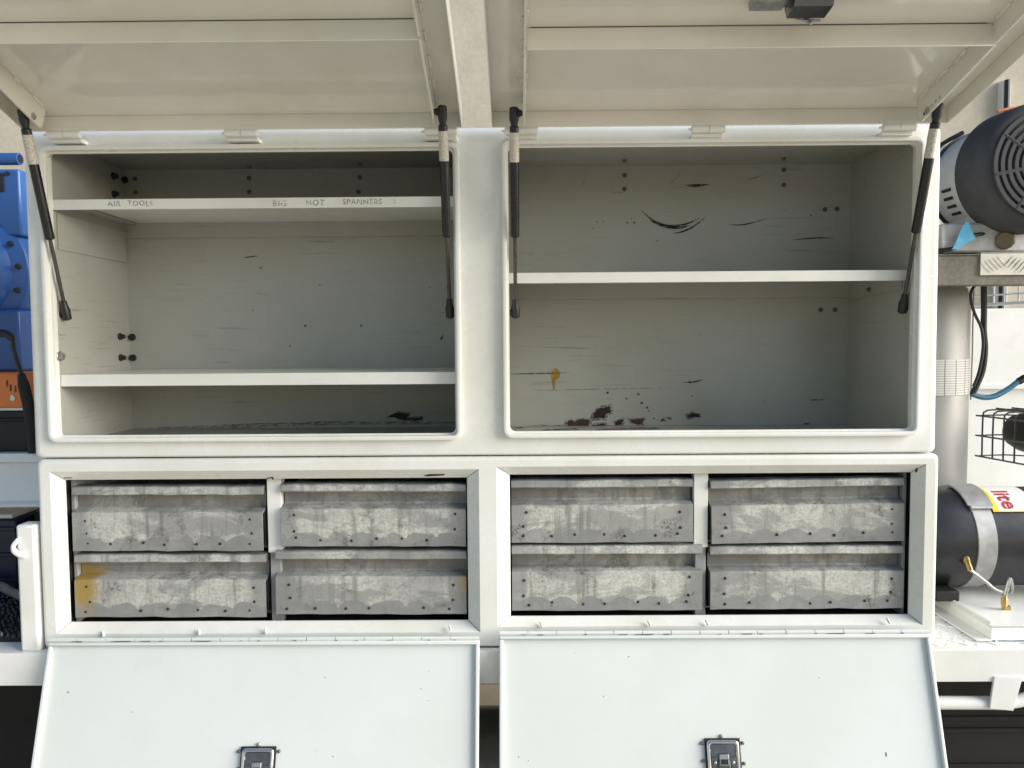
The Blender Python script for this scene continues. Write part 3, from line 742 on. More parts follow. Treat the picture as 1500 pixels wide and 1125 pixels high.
# tank slung under the deck
tk = empty("fuel_tank", (-.10, .28, .28), "dark grey tank slung under the truck tray between the lowered doors", "tank")
TR, TY_ = .165, .66
sl_ = (1.6-W(718, 1033, TY_).z)/(TY_+DIST); tz = W(718, 1033, TY_).z-TR*math.sqrt(1+sl_*sl_)
tk.location = (-.10, TY_, tz-TR)
at_root(MB().lathe((-.62, TY_, tz), (.42, TY_, tz), [(0, TR*.9), (.01, TR*.98), (.02, TR), (.98, TR), (.99, TR*.98), (1, TR*.9)], 48).build("tank_body", TANKG, tk), tk)
for x in (-.45, .25):
    at_root(MB().lathe((x, TY_, tz), (x+.05, TY_, tz), [(0, TR), (.02, TR+.004), (.98, TR+.004), (1, TR)], 48).build("tank_strap", RUBBER, tk), tk)
    at_root(MB().box(x+.008, x+.042, TY_-.02, TY_+.02, tz+TR-.01, .9070).build("tank_hanger", RUBBER, tk), tk)
def guard(x0, x1, y, name, label, ribs):
    g = empty(name, ((x0+x1)/2, y, .2), label, "mudguard", None)
    at_root(MB().box(x0, x1, y, y+.40, .2, .8495).build("guard_panel", TYRE, g, bevel=.004), g)
    for z in ribs: at_root(MB().box(x0, x1, y-.008, y, z, z+.012).build("guard_rib", TYRE, g, bevel=.002), g)
    return g
guard(.55, 2.2, .165, "mudguard", "black ribbed plastic panel below the tray under the rope rail", (.63, .66, .54, .48))
guard(-2.2, -.72, .165, "mudguard", "plain black panel below the tray under the stake post", (.50,))

# ------------------------------------------------------------------ right-hand side: compressor gear on the tray
BASEZ = .950
g0 = G(1452, 940, DZ)
base = empty("base_plate", (g0.x+.4, g0.y+.3, DZ), "white folded steel base plate under the black air compressor", "base plate")
bx0, by0 = g0.x, g0.y+.002
at_root(MB().box(bx0, 2.3, by0, .62, BASEZ-.004, BASEZ).build("top_sheet", TRAY, base, bevel=.002), base)
at_root(MB().box(bx0, 2.3, by0-.0, by0+.004, DZ+.0015, BASEZ-.0045).build("front_fold", TRAY, base, bevel=.001), base)
at_root(MB().box(bx0, bx0+.004, by0+.0045, .62, DZ+.0015, BASEZ-.0045).build("side_fold", TRAY, base, bevel=.001), base)
at_root(MB().box(bx0-.034, bx0-.0005, by0-.004, .62, DZ+.0015, DZ+.0055).build("foot_flange", TRAY, base, bevel=.001), base)
at_root(MB().tube([(bx0+.008, by0+.01, BASEZ+.001), (bx0+.006, .24, BASEZ+.001)], .0035, 8).build("weld_bead", TRAY, base), base)

NAVY = simple("navy_black_paint", (.016, .017, .021), .30, var=.15, scale=14, bmp=.05)
ALU = simple("cast_aluminium", (.40, .40, .40), .5, .35, scale=60, bmp=.3)
GALVB = simple("dull_steel_band", (.36, .36, .355), .45, .5, scale=40)
BRASS = simple("brass", (.50, .33, .12), .35, .9, scale=90)
YEL = simple("yellow_print", (.75, .58, .02), .5, bmp=0)
LABELW = simple("label_white", (.72, .70, .66), .45, var=.04, bmp=0)
REDP = simple("red_print", (.42, .02, .04), .5, bmp=0)
CY, CZ, CRD = .30, 1.086, .128
comp = empty("air_compressor", (1.3, CY, BASEZ), "black cylindrical air compressor motor with steel band and red lettered label", "compressor")
X0 = .955
at_root(MB().lathe((X0, CY, CZ), (1.124, CY, CZ), [(0, CRD*.55), (.01, CRD*.78), (.12, CRD*.80), (.16, CRD*.90), (.4, CRD*.985), (.8, CRD*1.0), (1, CRD*1.0)], 48).build("end_dome", NAVY, comp), comp)
at_root(MB().lathe((1.1245, CY, CZ), (1.172, CY, CZ), [(0, CRD*1.0), (.02, CRD*1.022), (.98, CRD*1.022), (1, CRD*1.0)], 48).build("steel_band", GALVB, comp), comp)
at_root(MB().lathe((1.1725, CY, CZ), (1.95, CY, CZ), [(0, CRD*.985), (.96, CRD*.985), (1, CRD*.8)], 48).build("motor_barrel", NAVY, comp), comp)
for k in range(7):                                  # cooling ribs on the underside of the dome
    a = R(232+k*7); x = 1.02+k*.012
    at_root(MB().box(x, x+.006, CY+CRD*.97*math.cos(a)-.006, CY+CRD*.97*math.cos(a)+.004, CZ+CRD*1.0*math.sin(a)-.004, CZ+CRD*1.0*math.sin(a)+.006).build("cooling_rib", NAVY, comp), comp)
def curved(x0, x1, a0, a1, r, n=14, t=.0012):        # a patch lying on the barrel; angle 0 = towards the camera, 90 = up
    v = []; f = []
    for i in range(n+1):
        a = R(a0+(a1-a0)*i/n)
        for rr_ in (r, r+t):
            for x in (x0, x1): v.append((x, CY-rr_*math.cos(a), CZ+rr_*math.sin(a)))
    for i in range(n):
        q = i*4; f += [(q+2, q+3, q+7, q+6), (q, q+4, q+5, q+1), (q, q+2, q+6, q+4), (q+1, q+5, q+7, q+3)]
    f += [(0, 1, 3, 2), (n*4, n*4+2, n*4+3, n*4+1)]
    return MB().add(v, f)
at_root(curved(1.118, 1.180, 47, 92, CRD*1.03, t=.004).build("clamp_plate", GALVB, comp), comp)
at_root(curved(1.123, 1.174, 43, 46.5, CRD*1.03, t=.005).build("clamp_edge", GALVB, comp), comp)
at_root(curved(1.186, 1.290, 42, 96, CRD*.99).build("label", LABELW, comp), comp)
at_root(curved(1.178, 1.1935, 42, 96, CRD*1.0, t=.0015).build("label_stripe", YEL, comp), comp)
at_root(curved(1.178, 1.290, 40.6, 41.8, CRD*1.0, t=.0015).build("label_edge", YEL, comp), comp)
def wrap_text(txt, size, x, a_start):
    cu = bpy.data.curves.new("t", 'FONT'); cu.body = txt; cu.size = size; cu.extrude = .0001; cu.resolution_u = 3; cu.offset = .0009
    ob = bpy.data.objects.new("t", cu); COL.objects.link(ob); bpy.context.view_layer.update()
    me = bpy.data.meshes.new_from_object(ob.evaluated_get(bpy.context.evaluated_depsgraph_get()))
    bpy.data.objects.remove(ob); bpy.data.curves.remove(cu); me.materials.clear(); me.materials.append(REDP)
    r = CRD*.99+.0022
    for v in me.vertices:
        a = R(a_start)-v.co.x/r; rr_ = r+v.co.z
        v.co = (x+v.co.y, CY-rr_*math.cos(a), CZ+rr_*math.sin(a))
    me.name = "lettering"; return at_root(link("lettering", me, comp), comp)
wrap_text("lite", .056, 1.208, 75)
at_root(MB().box(1.032, 1.090, CY-.115, CY-.02, BASEZ+.0, CZ-CRD*.86).build("rubber_foot", RUBBER, comp, bevel=.003), comp)
at_root(MB().box(1.60, 1.66, CY-.10, CY+.10, BASEZ+.0, CZ-CRD*.80).build("rubber_foot", RUBBER, comp, bevel=.003), comp)
f1 = Vector((1.098, CY-CRD*.985, CZ-.028))
at_root(MB().lathe(f1+Vector((0, .012, .012)), f1+Vector((0, -.016, -.022)), [(0, .008), (.5, .008), (.52, .0065), (1, .0065)], 8).build("brass_fitting", BRASS, comp), comp)
fb = G(1471, 893, BASEZ)
at_root(MB().tube([f1+Vector((.0, -.014, -.020)), f1+Vector((.040, -.010, -.050)), f1+Vector((.068, -.012, -.072)), f1+Vector((.10, -.016, -.076)), Vector((fb.x+.012, fb.y, BASEZ+.075)), Vector((fb.x, fb.y, BASEZ+.03))], .0042, 8).build("drain_pipe", STEEL, comp), comp)
at_root(MB().lathe((fb.x, fb.y, BASEZ), (fb.x, fb.y, BASEZ+.036), [(0, .006), (.35, .006), (.36, .0075), (.75, .0075), (.8, .006), (1, .006)], 8).box(fb.x-.002, fb.x+.012, fb.y-.006, fb.y+.004, BASEZ, BASEZ+.010).build("brass_elbow", BRASS, comp), comp)
at_root(MB().box(.985, 1.005, CY-.132, CY-.117, CZ+.085, CZ+.0895).build("yellow_mark", YEL, comp), comp)

# upright air tank with an inspection table stuck on it
TKX, TKY, TKR = 1.205, .66, .150
tank = empty("air_tank", (TKX, TKY, DZ), "grey upright air tank with a gridded paper chart stuck on its side", "tank")
TANKP = simple("grey_white_tank", (.30, .30, .285), .38, var=.06, scale=5, bmp=.08)
at_root(MB().lathe((TKX, TKY, DZ-.001), (TKX, TKY, 1.80), [(0, TKR*.9), (.02, TKR), (.90, TKR), (.94, TKR*.93), (.97, TKR*.75), (.99, TKR*.45), (1, TKR*.1)], 48).build("tank_body", TANKP, tank), tank)
m_, nt, b_ = mat("inspection_chart"); tc = nt.nodes.new("ShaderNodeTexCoord"); sx = nt.nodes.new("ShaderNodeSeparateXYZ"); L(nt, tc.outputs['Generated'], sx.inputs[0])
def grid(v, n, w): 
    f = math_(nt, 'FRACT', math_(nt, 'MULTIPLY', v, n)); return math_(nt, 'LESS_THAN', f, w)
ln = math_(nt, 'MAXIMUM', grid(sx.outputs[0], 6, .09), grid(sx.outputs[2], 15, .22))
L(nt, mix(nt, math_(nt, 'MULTIPLY', ln, .8), (.60, .59, .55), (.08, .08, .08)), b_.inputs['Base Color'])
za, zb = W(1400, 580, TKY-TKR).z, W(1400, 527, TKY-TKR).z
v = []; f = []
for i in range(13):
    a = R(-40+95*i/12)
    for z in (za, zb): v.append((TKX+math.sin(a)*(TKR+.0012), TKY-math.cos(a)*(TKR+.0012), z))
f = [(2*i, 2*i+2, 2*i+3, 2*i+1) for i in range(12)]
at_root(MB().add(v, f).build("paper_chart", m_, tank, recalc=False), tank)
v2 = []
for i in range(5):
    a = R(56+10*i/4)
    for z in (za, zb): v2.append((TKX+math.sin(a)*(TKR+.0012), TKY-math.cos(a)*(TKR+.0012), z))
at_root(MB().add(v2, [(2*i, 2*i+2, 2*i+3, 2*i+1) for i in range(4)]).build("chart_stripe", simple("pale_yellow_print", (.50, .46, .18), .5, bmp=0), tank, recalc=False), tank)
at_root(MB().tube([(TKX+TKR*.78, TKY-TKR*.70, za-.015), (TKX+TKR*.80, TKY-TKR*.68, zb+.02), (TKX+TKR*.76, TKY-TKR*.74, zb+.09), (TKX+TKR*.80, TKY-TKR*.68, 1.74)], .0022, 6).build("thin_wire", GREYP, tank), tank)

# machine shelf: steel plate spanning from the cabinet side, checker plate wrapped over its corner
SY = .355
zt_, zb_ = W(1440, 372, SY).z, W(1440, 418, SY).z
MILL = simple("weathered_mill_steel", (.17, .155, .125), .7, .2, var=.2, scale=90, bmp=.4)
CHQ = simple("aluminium_checker", (.52, .50, .44), .42, .4, var=.08, scale=40)
ms = empty("machine_shelf", (1.5, .6, DZ), "weathered steel shelf holding the electric motor, edged with checker plate", "shelf")
at_root(MB().box(.9315, 2.3, SY, .40, zb_, zt_-.004).build("edge_beam", MILL, ms, bevel=.002), ms)
at_root(MB().box(.9315, 2.3, SY-.004, .95, zt_-.0038, zt_).build("shelf_plate", MILL, ms, bevel=.001), ms)
at_root(MB().box(.99, 1.06, .41, .48, DZ-.001, zt_-.0045).build("shelf_leg", MILL, ms), ms)
at_root(MB().box(2.2, 2.27, .41, .48, DZ-.001, zt_-.0045).build("shelf_leg", MILL, ms), ms)
c0, c1 = W(1437, 366, SY-.006), W(1437, 403, SY-.006)
at_root(MB().box(c0.x, 2.25, SY-.0065, SY-.0042, c1.z, zt_+.002).box(c0.x, 2.25, SY-.0065, .60, zt_+.0005, zt_+.003).build("checker_plate", CHQ, ms), ms)
tp = MB(); hgt = zt_-c1.z; 
for i in range(22):
    xb = c0.x+.012+i*.060; sg = 1 if i % 2 == 0 else -1
    for k in range(5):
        cx = xb+k*.0105*1.0; cz = c1.z+hgt*.5+(k-2)*.004*sg
        a = R(-48*sg); dx, dz = math.cos(a)*.021, math.sin(a)*.021; w_ = .0034
        ux, uz = -math.sin(a)*w_, math.cos(a)*w_
        yb = SY-.0064
        if cz+abs(dz) > zt_ or cz-abs(dz) < c1.z: dz *= .8; dx *= .8
        tp.add([(cx-dx, yb, cz-dz), (cx+ux, yb, cz+uz), (cx+dx, yb, cz+dz), (cx-ux, yb, cz-uz), (cx-dx*.6, yb-.0022, cz-dz*.6), (cx+dx*.6, yb-.0022, cz+dz*.6)], [(0,1,5,4), (1,2,5), (2,3,4,5), (3,0,4)])
t_ = at_root(tp.build("tread_pattern", CHQ, ms), ms); t_["kind"] = "stuff"

# electric motor
FC = W(1530, 241, .27); AX = Vector((-.05, .998, .0)).normalized()
mot = empty("electric_motor", (FC.x-.05, FC.y+.2, zt_), "silver electric motor with black slotted fan cover on the machine shelf", "motor")
GUN = simple("grey_black_fan_cover", (.042, .043, .046), .68, spec=.25, var=.12, scale=40)
SIL = simple("silver_motor_paint", (.47, .465, .45), .45, .1, var=.06, scale=30, bmp=.1)
RF = .162
def mot_part(mb, name, m, bevel=0): return at_root(mb.build(name, m, mot, bevel=bevel), mot)
mot_part(MB().lathe(FC, FC+AX*.115, [(0, RF*.80), (.0, RF*.86), (.06, RF*.93), (.2, RF*.985), (.95, RF*1.0), (1, RF*.97)], 56), "fan_cover", GUN)
mot_part(MB().lathe(FC+AX*.115, FC+AX*.29, [(0, RF*.80), (.02, RF*.86), (.75, RF*.86), (.76, RF*.90), (.80, RF*.90), (.81, RF*.84), (.92, RF*.80), (1, RF*.55)], 48), "motor_barrel", SIL)
mot_part(MB().lathe(FC+AX*.245, FC+AX*.252, [(0, RF*.905), (1, RF*.905)], 48), "seam_ring", BLACKP)
mu = AX.cross(Vector((0, 0, 1))).normalized(); mv = Vector((0, 0, 1)); fa = -AX
# black disc painted as the shaded recess, with raised grille: rings and spokes standing on the front
mot_part(MB().lathe(FC+fa*.0005, FC+fa*.002, [(0, RF*.79), (1, RF*.78)], 48), "grille_recess", VOID)
for k, rr_ in enumerate((.80, .69, .58, .47, .36, .25)):
    q = RF*.034
    mot_part(MB().lathe(FC+fa*.001, FC+fa*.007, [(0, RF*rr_-q), (.8, RF*rr_-q), (1, RF*rr_-q*.8), (1, RF*rr_+q*.8), (.8, RF*rr_+q), (0, RF*rr_+q)], 48, False), "grille_ring", GUN)
for k in range(8):
    a = math.pi*2*k/8+.2; d_ = mu*math.cos(a)+mv*math.sin(a)
    mot_part(MB().tube([FC+fa*.003+d_*RF*.05, FC+fa*.003+d_*RF*.80], .0056, 6, 1), "grille_spoke", GUN)
mot_part(MB().lathe(FC+fa*.001, FC+fa*.008, [(0, RF*.14), (1, RF*.12)], 20), "grille_hub", GUN)
for k in range(4):                                   # cooling slots in the silver barrel
    a = R(192+k*9.5); d_ = mu*math.cos(a)+mv*math.sin(a)
    if (d_.x > 0): d_ = -mu*math.cos(a)+mv*math.sin(a)
    b0 = FC+AX*.165+d_*RF*.862; b1 = FC+AX*.200+d_*RF*.862
    mot_part(MB().tube([b0, b1], .0046, 8, 1), "cooling_slot", VOID)
mot_part(MB().tube([FC+AX*.25+mv*RF*.9-Vector((.05, 0, 0)), FC+AX*.26+Vector((-RF*.75, 0, RF*.62)), FC+AX*.262+Vector((-RF*.96, 0, RF*.1)), FC+AX*.26+Vector((-RF*.9, 0, -RF*.35))], .006, 8), "motor_cable", BLACKP)
mot_part(MB().box(FC.x-.20, FC.x+.20, FC.y+.09, FC.y+.26, zt_+.003, FC.z-RF*.80).box(FC.x-.10, FC.x+.10, FC.y+.10, FC.y+.25, FC.z-RF*.81, FC.z-RF*.5), "pump_casting", ALU, .008)
mot_part(MB().lathe(W(1472, 352, FC.y+.095), W(1472, 352, FC.y+.075), [(0, .024), (.8, .024), (1, .020)], 12), "filler_cap", simple("olive_brown_cap", (.085, .068, .035), .6, scale=90, bmp=.5))
pts = [FC+AX*.09+(mu*math.cos(R(a))+mv*math.sin(R(a)))*RF*1.03 for a in range(70, 118, 6)]
mot_part(MB().tube(pts, .004, 8, 1), "orange_guard", simple("orange_paint", (.62, .17, .05), .5))
# blue masking tape flag on the motor lead
lead = [W(1370, 367, .36), W(1396, 364, .35), W(1412, 350, .345), W(1425, 345, .35), W(1446, 342, .37)]
ld = tag(MB().tube(lead, .0055, 8).build("motor_lead", BLACKP), "black motor lead lying across the machine shelf plate", "cable")
fl = [(1394,366),(1399,358),(1406,340),(1414,326),(1418,325),(1423,338),(1429,349),(1417,356),(1402,364)]
tape = MB().extrude([(W(x, y, .338).x, W(x, y, .338).z) for x, y in fl], .3365, .339).build("tape_flag", simple("blue_tape", (.10, .42, .66), .55, var=.12, scale=60, bmp=.3))
tag(tape, "bright blue tape flag folded over the motor lead", "tape")

# cables and hose below the shelf
p = lambda x, y, Y=.43: W(x, y, Y)
cb = MB().tube([p(1441, 416), p(1441.5, 450), p(1441, 482), p(1443, 510), p(1440, 540), p(1432, 562), p(1424, 578)], .0075, 10).build("thick_cable", RUBBER)
tag(cb, "thick black cable hanging straight down from the machine shelf", "cable")
cb = MB().tube([p(1430, 416, .425), p(1423, 426, .425), p(1422.5, 440, .425), p(1428, 460, .425), p(1438, 482, .42), p(1440, 510, .42), p(1434, 545, .42), p(1426, 566, .42)], .0042, 8).build("thin_cable", RUBBER)
tag(cb, "thin black cable looping from the machine shelf into the thick cable", "cable")
cb = MB().tube([p(1423, 577), p(1440, 582), p(1458, 580), p(1478, 569), p(1495, 557), p(1530, 540)], .0075, 10).build("blue_hose", simple("blue_rubber_hose", (.045, .16, .25), .4))
tag(cb, "blue rubber hose joined to the black cables in a sagging curve", "hose")
MB().lathe(p(1492, 559), p(1502, 553), [(0, .010), (1, .010)], 12).build("hose_clamp", BLACKP, cb)

# wire guard round a black silencer
A_ = W(1434, 668, .80); B_ = W(1512, 692, .60)
gd = empty("wire_guard", ((A_.x+B_.x)/2, .75, DZ), "grey wire cage guard round a black engine silencer", "guard")
WIRE = simple("dull_grey_wire", (.12, .115, .11), .5, .3)
top_z = W(1434, 600, .80).z; bot_z = A_.z
ab = (B_-A_); ab.z = 0; ab.normalize(); bk = Vector((-ab.y, ab.x, 0)); LW = .34
def gp(s, z, d=0.): return Vector((A_.x, A_.y, 0))+ab*s+bk*d+Vector((0, 0, z))
for i in range(9):
    s = .012+i*.042
    at_root(MB().tube([gp(s, bot_z), gp(s, top_z-.022), gp(s+.002, top_z-.006, .008), gp(s+.006, top_z, .030), gp(s+.012, top_z, .20)], .0028, 6, 3).build("upright_wire", WIRE, gd), gd)
for i, z in enumerate((bot_z, bot_z+(top_z-bot_z)*.44, top_z-.020)):
    at_root(MB().tube([gp(-.012, z, -.003), gp(LW, z, -.003)], .0030, 6, 1).build("cross_wire", WIRE, gd), gd)
    at_root(MB().tube([gp(-.003, z, -.006), gp(-.003, z, .10), gp(.05, z, .16)], .0026, 6, 2).build("return_wire", WIRE, gd), gd)
for d_ in (.06, .12): at_root(MB().tube([gp(.0, top_z+.003, d_), gp(LW, top_z+.003, d_)], .0026, 6, 1).build("top_wire", WIRE, gd), gd)
at_root(MB().tube([gp(.30, bot_z+.02, .05), gp(.30, DZ, .05)], .012, 8, 1).build("guard_stem", WIRE, gd), gd)
a_ = gp(.045, (bot_z+top_z)/2+.012, .085); b2 = gp(.42, (bot_z+top_z)/2+.002, .085)
sil = MB().lathe(a_, b2, [(0, .030), (.02, .050), (.12, .062), (.3, .068), (1, .068)], 28).build("silencer", simple("black_silencer", (.012, .011, .010), .6, scale=70, bmp=.4), gd); at_root(sil, gd)

# white mesh-topped side panel behind the gear
MA, MBb = Vector((1.45, 2.0, 0)), Vector((2.05, .8, 0)); md_ = (MBb-MA).normalized(); mn = Vector((md_.y, -md_.x, 0))
wp = empty("mesh_panel", ((MA.x+MBb.x)/2, (MA.y+MBb.y)/2, DZ), "white wire mesh panel with a stout top rail behind the electric motor", "panel")
zt2 = W(1478, 160, .95).z; zm = W(1470, 452, 1.45).z; LL = (MBb-MA).length
def wp_bar(s0, s1, z0, z1, t, name, m):
    a0 = MA+md_*s0; a1 = MA+md_*s1; n_ = mn*t
    v = [a0-n_, a1-n_, a1+n_, a0+n_]; v = [Vector((q.x, q.y, z0)) for q in v]+[Vector((q.x, q.y, z1)) for q in v]
    return at_root(MB().add(v, [(3,2,1,0),(4,5,6,7),(0,1,5,4),(1,2,6,5),(2,3,7,6),(3,0,4,7)]).build(name, m, wp, bevel=.003), wp)
wp_bar(0, LL, zt2-.06, zt2, .025, "top_rail", TRAY)
wp_bar(0, LL, zm+.004, zm+.016, .01, "bottom_rail", TRAY)
for s in (0, LL-.04): wp_bar(s, s+.04, .0 if s == 0 else DZ-.001, zt2-.06, .02, "corner_post", TRAY)
wm = MB()
for i in range(28):
    q = MA+md_*(.04+i*.046); wm.tube([(q.x, q.y, zm+.006), (q.x, q.y, zt2-.05)], .0035, 6, 1)
for k in range(int((zt2-zm)/.055)):
    z = zm+.045+k*.055; wm.tube([(MA.x, MA.y, z), (MBb.x, MBb.y, z)], .0035, 6, 1)
t_ = at_root(wm.build("wire_mesh", TRAY, wp), wp); t_["kind"] = "stuff"
hb_ = empty("side_board", (1.8, 1.45, DZ), "plain white painted board with a waist rail behind the wire cage guard", "board")
at_root(MB().box(.95, 2.9, 1.45, 1.47, DZ-.001, zm).build("board_sheet", TRAY, hb_, bevel=.003), hb_)
zr = W(1460, 562, 1.44).z
at_root(MB().box(.95, 2.9, 1.425, 1.4495, zr-.022, zr).build("waist_rail", TRAY, hb_, bevel=.004), hb_)
# conduit on the concrete wall
c_ = W(1471, 140, 2.68)
cd_ = MB(); cd_.box(c_.x-.024, c_.x+.024, 2.66, 2.701, .0, 3.02); cd_.mi = 1; cd_.tube([(c_.x, 2.655, 0), (c_.x, 2.655, 3.02)], .014, 10, 1)
tag(cd_.build("conduit", [LABELW, BLACKP]), "dark cable conduit on a white strip up the concrete wall", "conduit")

# ------------------------------------------------------------------ left-hand side
BY = .30
BEAMW = paint("pale_white_beam", col=(.76, .79, .81), dirt=.03)
z_ = [W(20, y, BY).z for y in (664, 678, 690, 735, 743)]
bm_ = empty("rack_beam", (-1.6, BY+.1, DZ), "pale white folded steel rack beam ending at the cabinet side", "beam")
at_root(MB().prism([(BY, z_[0]), (BY, z_[1]), (BY+.020, z_[1]-.002), (BY+.022, z_[2]), (BY+.004, z_[3]), (BY-.006, z_[3]-.004), (BY-.006, z_[4]), (BY+.05, z_[4]), (BY+.26, z_[4]+.02), (BY+.26, z_[0])], -2.3, -1.0715).build("beam_body", BEAMW, bm_, bevel=.003), bm_)
at_root(MB().box(-2.25, -2.15, BY+.05, BY+.2, DZ-.001, z_[4]+.004).build("beam_leg", BEAMW, bm_), bm_)
zb0 = z_[0]; zc0 = W(20, 601, BY+.03).z; zo0 = W(20, 546, BY+.03).z
bc = MB().box(-1.72, -1.090, BY+.03, BY+.25, zb0, zc0).box(-1.73, -1.088, BY+.024, BY+.255, zc0-.03, zc0-.020).build("tool_case", simple("black_case", (.006, .006, .006), .6), bevel=.004)
tag(bc, "black tool case on the pale rack beam under the orange box", "case")
rag = MB()
rg = random.Random(5)
for i in range(9):
    x = -1.27+i*.022; rag.tube([(x, BY+.012, zb0+.004), (x+.012, BY+.016, zb0+.010+rg.random()*.012), (x+.03, BY+.014, zb0+.004)], [.004, .007, .006, .005, .006, .006, .005, .004, .003], 7)
tag(rag.build("rag", LABELW), "crumpled pale rag tucked along the front of the rack beam", "rag")
ob_ = empty("orange_box", (-1.40, BY+.14, zc0), "orange painted metal box with white tag under the blue blower", "box")
ORG = simple("orange_enamel", (.72, .20, .045), .45, var=.06, scale=25)
at_root(MB().box(-1.71, -1.100, BY+.032, BY+.245, zc0, zo0).build("box_body", ORG, ob_, bevel=.005), ob_)
at_root(MB().box(-1.71, -1.128, BY+.026, BY+.031, zc0, zc0+.006).build("box_sill", LABELW, ob_), ob_)
t1 = W(18, 583, BY+.03); at_root(MB().extrude([(t1.x-.006, t1.z-.006), (t1.x+.004, t1.z-.008), (t1.x+.008, t1.z), (t1.x, t1.z+.009), (t1.x-.005, t1.z+.004)], BY+.0295, BY+.0318).build("white_tag", LABELW, ob_), ob_)
for q in ((10, 562), (15, 568), (22, 570)):
    t1 = W(*q, BY+.03); at_root(MB().extrude([(t1.x-.003, t1.z-.010), (t1.x+.003, t1.z-.008), (t1.x+.002, t1.z+.010), (t1.x-.002, t1.z+.008)], BY+.031, BY+.0318).build("dark_scribble", RUSTD, ob_), ob_)
# blue blower housing
BLUE = simple("blue_enamel", (.030, .105, .33), .32, var=.08, scale=10, bmp=.04)
BC = W(-62, 400, .42)
bl = empty("blower_housing", (BC.x, .46, zo0), "large blue enamel blower housing with round ribs and a tube handle", "blower")
RB = W(37, 400, .42).x-BC.x
a_ = Vector((BC.x, .36, BC.z)); b2 = Vector((BC.x, .56, BC.z))
at_root(MB().lathe(a_, b2, [(0, RB*.60), (.0, RB*.66), (.06, RB*.70), (.10, RB*.76), (.30, RB*.80), (.34, RB*.90), (.38, RB*.99), (.44, RB*1.02), (.60, RB*1.02), (.62, RB*.96), (1, RB*.96)], 64).build("volute", BLUE, bl), bl)
at_root(MB().lathe(a_+Vector((0, -.012, 0)), a_, [(0, RB*.30), (.6, RB*.55), (1, RB*.62)], 48).build("inlet_cone", BLUE, bl), bl)
for k in range(16):
    g = 2*math.pi*k/16+.1; c = Vector((BC.x+RB*.9*math.cos(g), .424, BC.z+RB*.9*math.sin(g)))
    at_root(MB().lathe(c, c+Vector((0, -.008, 0)), [(0, .008), (1, .007)], 8).build("rim_bolt", NAVY, bl), bl)
zh0, zh1 = W(20, 233, .44).z, W(20, 262, .44).z
xr_ = W(33, 300, .44).x
at_root(MB().box(BC.x-.12, xr_, .43, .55, BC.z+RB*.55, zh1+.025).build("top_bracket", BLUE, bl, bevel=.006), bl)
hx = W(26, 233, .43).x
hb = MB().tube([(hx-.45, .44, zh0+.0), (hx, .44, zh0)], .0165, 16, 1); at_root(hb.build("handle_tube", BLUE, bl), bl)
at_root(MB().lathe((hx, .44, zh0), (hx+.001, .44, zh0), [(0, .012), (1, .012)], 14).build("tube_bore", NAVY, bl), bl)
at_root(MB().box(hx-.20, hx-.17, .435, .455, zh1, zh0).build("handle_stay", BLUE, bl), bl)
at_root(MB().box(W(-40, 290, .42).x, W(4, 290, .42).x, .426, .4295, W(0, 281, .43).z, W(0, 254, .43).z).build("bracket_slot", VOID, bl), bl)
c = W(11, 254, .428); at_root(MB().lathe(c+Vector((0, .003, 0)), c+Vector((0, -.002, 0)), [(0, .006), (1, .006)], 10).build("bracket_bolt", NAVY, bl), bl)
at_root(MB().box(BC.x-.15, BC.x+RB*.94, .40, .55, zo0, BC.z-RB*.55).build("blower_foot", BLUE, bl, bevel=.008), bl)
# black hand lever with sleeve beside the orange box
q = lambda x, y, Y=.305: W(x, y, Y)
lv = MB().tube([q(-30, 492), q(2, 488), q(17, 495), q(20, 512), q(26, 532), q(33, 552)], [.010]*9+[.006]*12, 10).build("hand_lever", BLACKP)
tag(lv, "black hand lever with thick sleeve leaning beside the orange box", "lever")
MB().tube([q(31, 548, .30), q(35, 565, .298), q(41, 590, .295), q(47, 632, .295), q(49, 663, .298)], [.009, .014, .014, .013, .013], 12, 1).build("lever_sleeve", RUBBER, lv)
# things on the deck under the beam
CRB = simple("dark_blue_plastic", (.010, .016, .038), .4)
zc1 = W(10, 752, .36).z
cr = empty("plastic_crate", (-1.42, .5, DZ), "dark blue plastic crate with pale lid under the rack beam", "crate")
xa = W(22, 770, .34).x
at_root(MB().box(-1.8, xa, .34, .62, DZ-.001, zc1-.012).build("crate_body", CRB, cr, bevel=.006), cr)
at_root(MB().box(-1.8, xa-.012, .348, .60, zc1-.0115, zc1).build("crate_lid", LABELW, cr, bevel=.002), cr)
for k in range(3): at_root(MB().box(-1.8, xa+.003, .333, .339, DZ+.05+k*.07, DZ+.06+k*.07).build("crate_rib", CRB, cr, bevel=.002), cr)
db = MB().box(xa+.012, -1.085, .40, .64, DZ-.001, W(30, 748, .42).z).build("storage_bin", simple("dark_brown_bin", (.020, .015, .013), .5), bevel=.006)
tag(db, "dark brown storage bin beside the blue crate under the rack beam", "bin")
st_ = MB().tube([W(-30, 850, .30), W(0, 858, .29), W(14, 866, .28), W(27, 871, .25), W(40, 880, .24)], .011, 10).build("rope_end", simple("grey_brown_rope", (.22, .19, .16), .85, scale=200, bmp=.8))
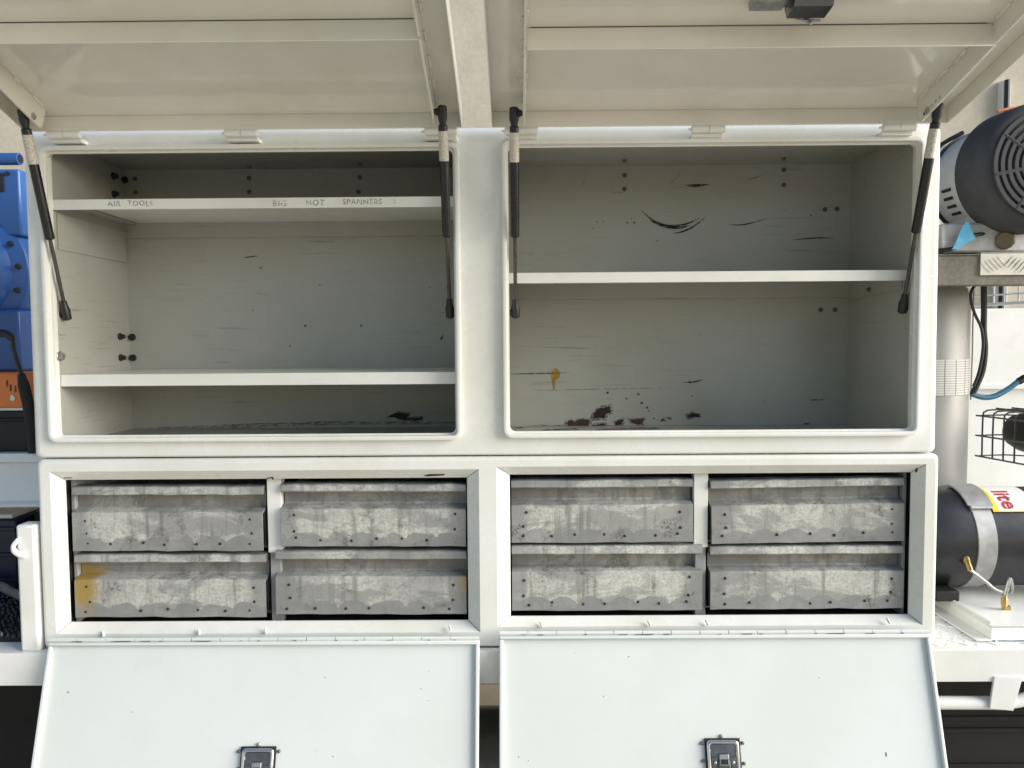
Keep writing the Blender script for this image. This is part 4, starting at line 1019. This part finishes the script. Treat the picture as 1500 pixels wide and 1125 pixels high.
tag(st_, "grey brown rope end lying against the blue crate behind the stake post", "rope")
mt = empty("rubber_mat", (-1.5, .2, DZ), "black knobbly rubber mat on the tray floor behind the stake post", "mat")
at_root(MB().box(-1.95, -1.075, .050, .335, DZ-.001, DZ+.010).build("mat_sheet", RUBBER, mt), mt)
kn = MB()
for i in range(60):
    for j in range(16):
        x = -1.94+i*.0145+rg.uniform(-.003, .003); y = .055+j*.0175+rg.uniform(-.003, .003)
        kn.lathe((x, y, DZ+.0095), (x, y, DZ+.016+rg.random()*.005), [(0, .0055), (.6, .0045), (1, .002)], 6)
t_ = at_root(kn.build("mat_knobs", simple("glossy_black_rubber", (.014, .014, .014), .25), mt), mt); t_["kind"] = "stuff"

# chipped paint and weld nubs along the lower door hinges
for k, (px0, py0, px1, py1) in enumerate(((95, 931, 695, 921), (745, 917, 1335, 911))):
    rg2 = random.Random(11+k)
    for j in range(13):
        t = (j+rg2.random())/13; x = px0+(px1-px0)*t; y = py0+(py1-py0)*t+rg2.uniform(-1, 3.0); ln_ = rg2.choice((2, 3, 5, 9, 16)); h_ = rg2.uniform(.5, 1.1)
        q = [W(x-ln_, y, -.0225), W(x+ln_, y-.15, -.0225), W(x+ln_*.7, y+h_, -.0225), W(x-ln_*.6, y+h_*.8, -.0225)]
        n_ = on_door(lds[k], x, y, .0)
        p_ = [Vector((v_.x, .0035-abs(v_.z-q[0].z), lip_z)) for v_ in q for lip_z in (.0113,)]
        MB().add([(v_.x, .0018+(q[0].z-v_.z)*-1.0, .0112) for v_ in q], [(0,1,2,3)]).build("paint_chip", SCREW, lds[k], recalc=False)
    for j in (0, 2, 3, 6):
        x = px0+(px1-px0)*(j+.5)/7+rg2.uniform(-18, 18); y = py0+(py1-py0)*(j+.5)/7-3
        p_ = W(x, y, .004)
        at_root(MB().tube([(p_.x-.003, .001, p_.z+.006), (p_.x, -.002, p_.z+.001), (p_.x+.002, -.006, p_.z-.005)], [.0015, .0026, .003, .0026, .003, .0028, .003, .0026, .0015], 7).build("weld_nub", WHITE, low), low)
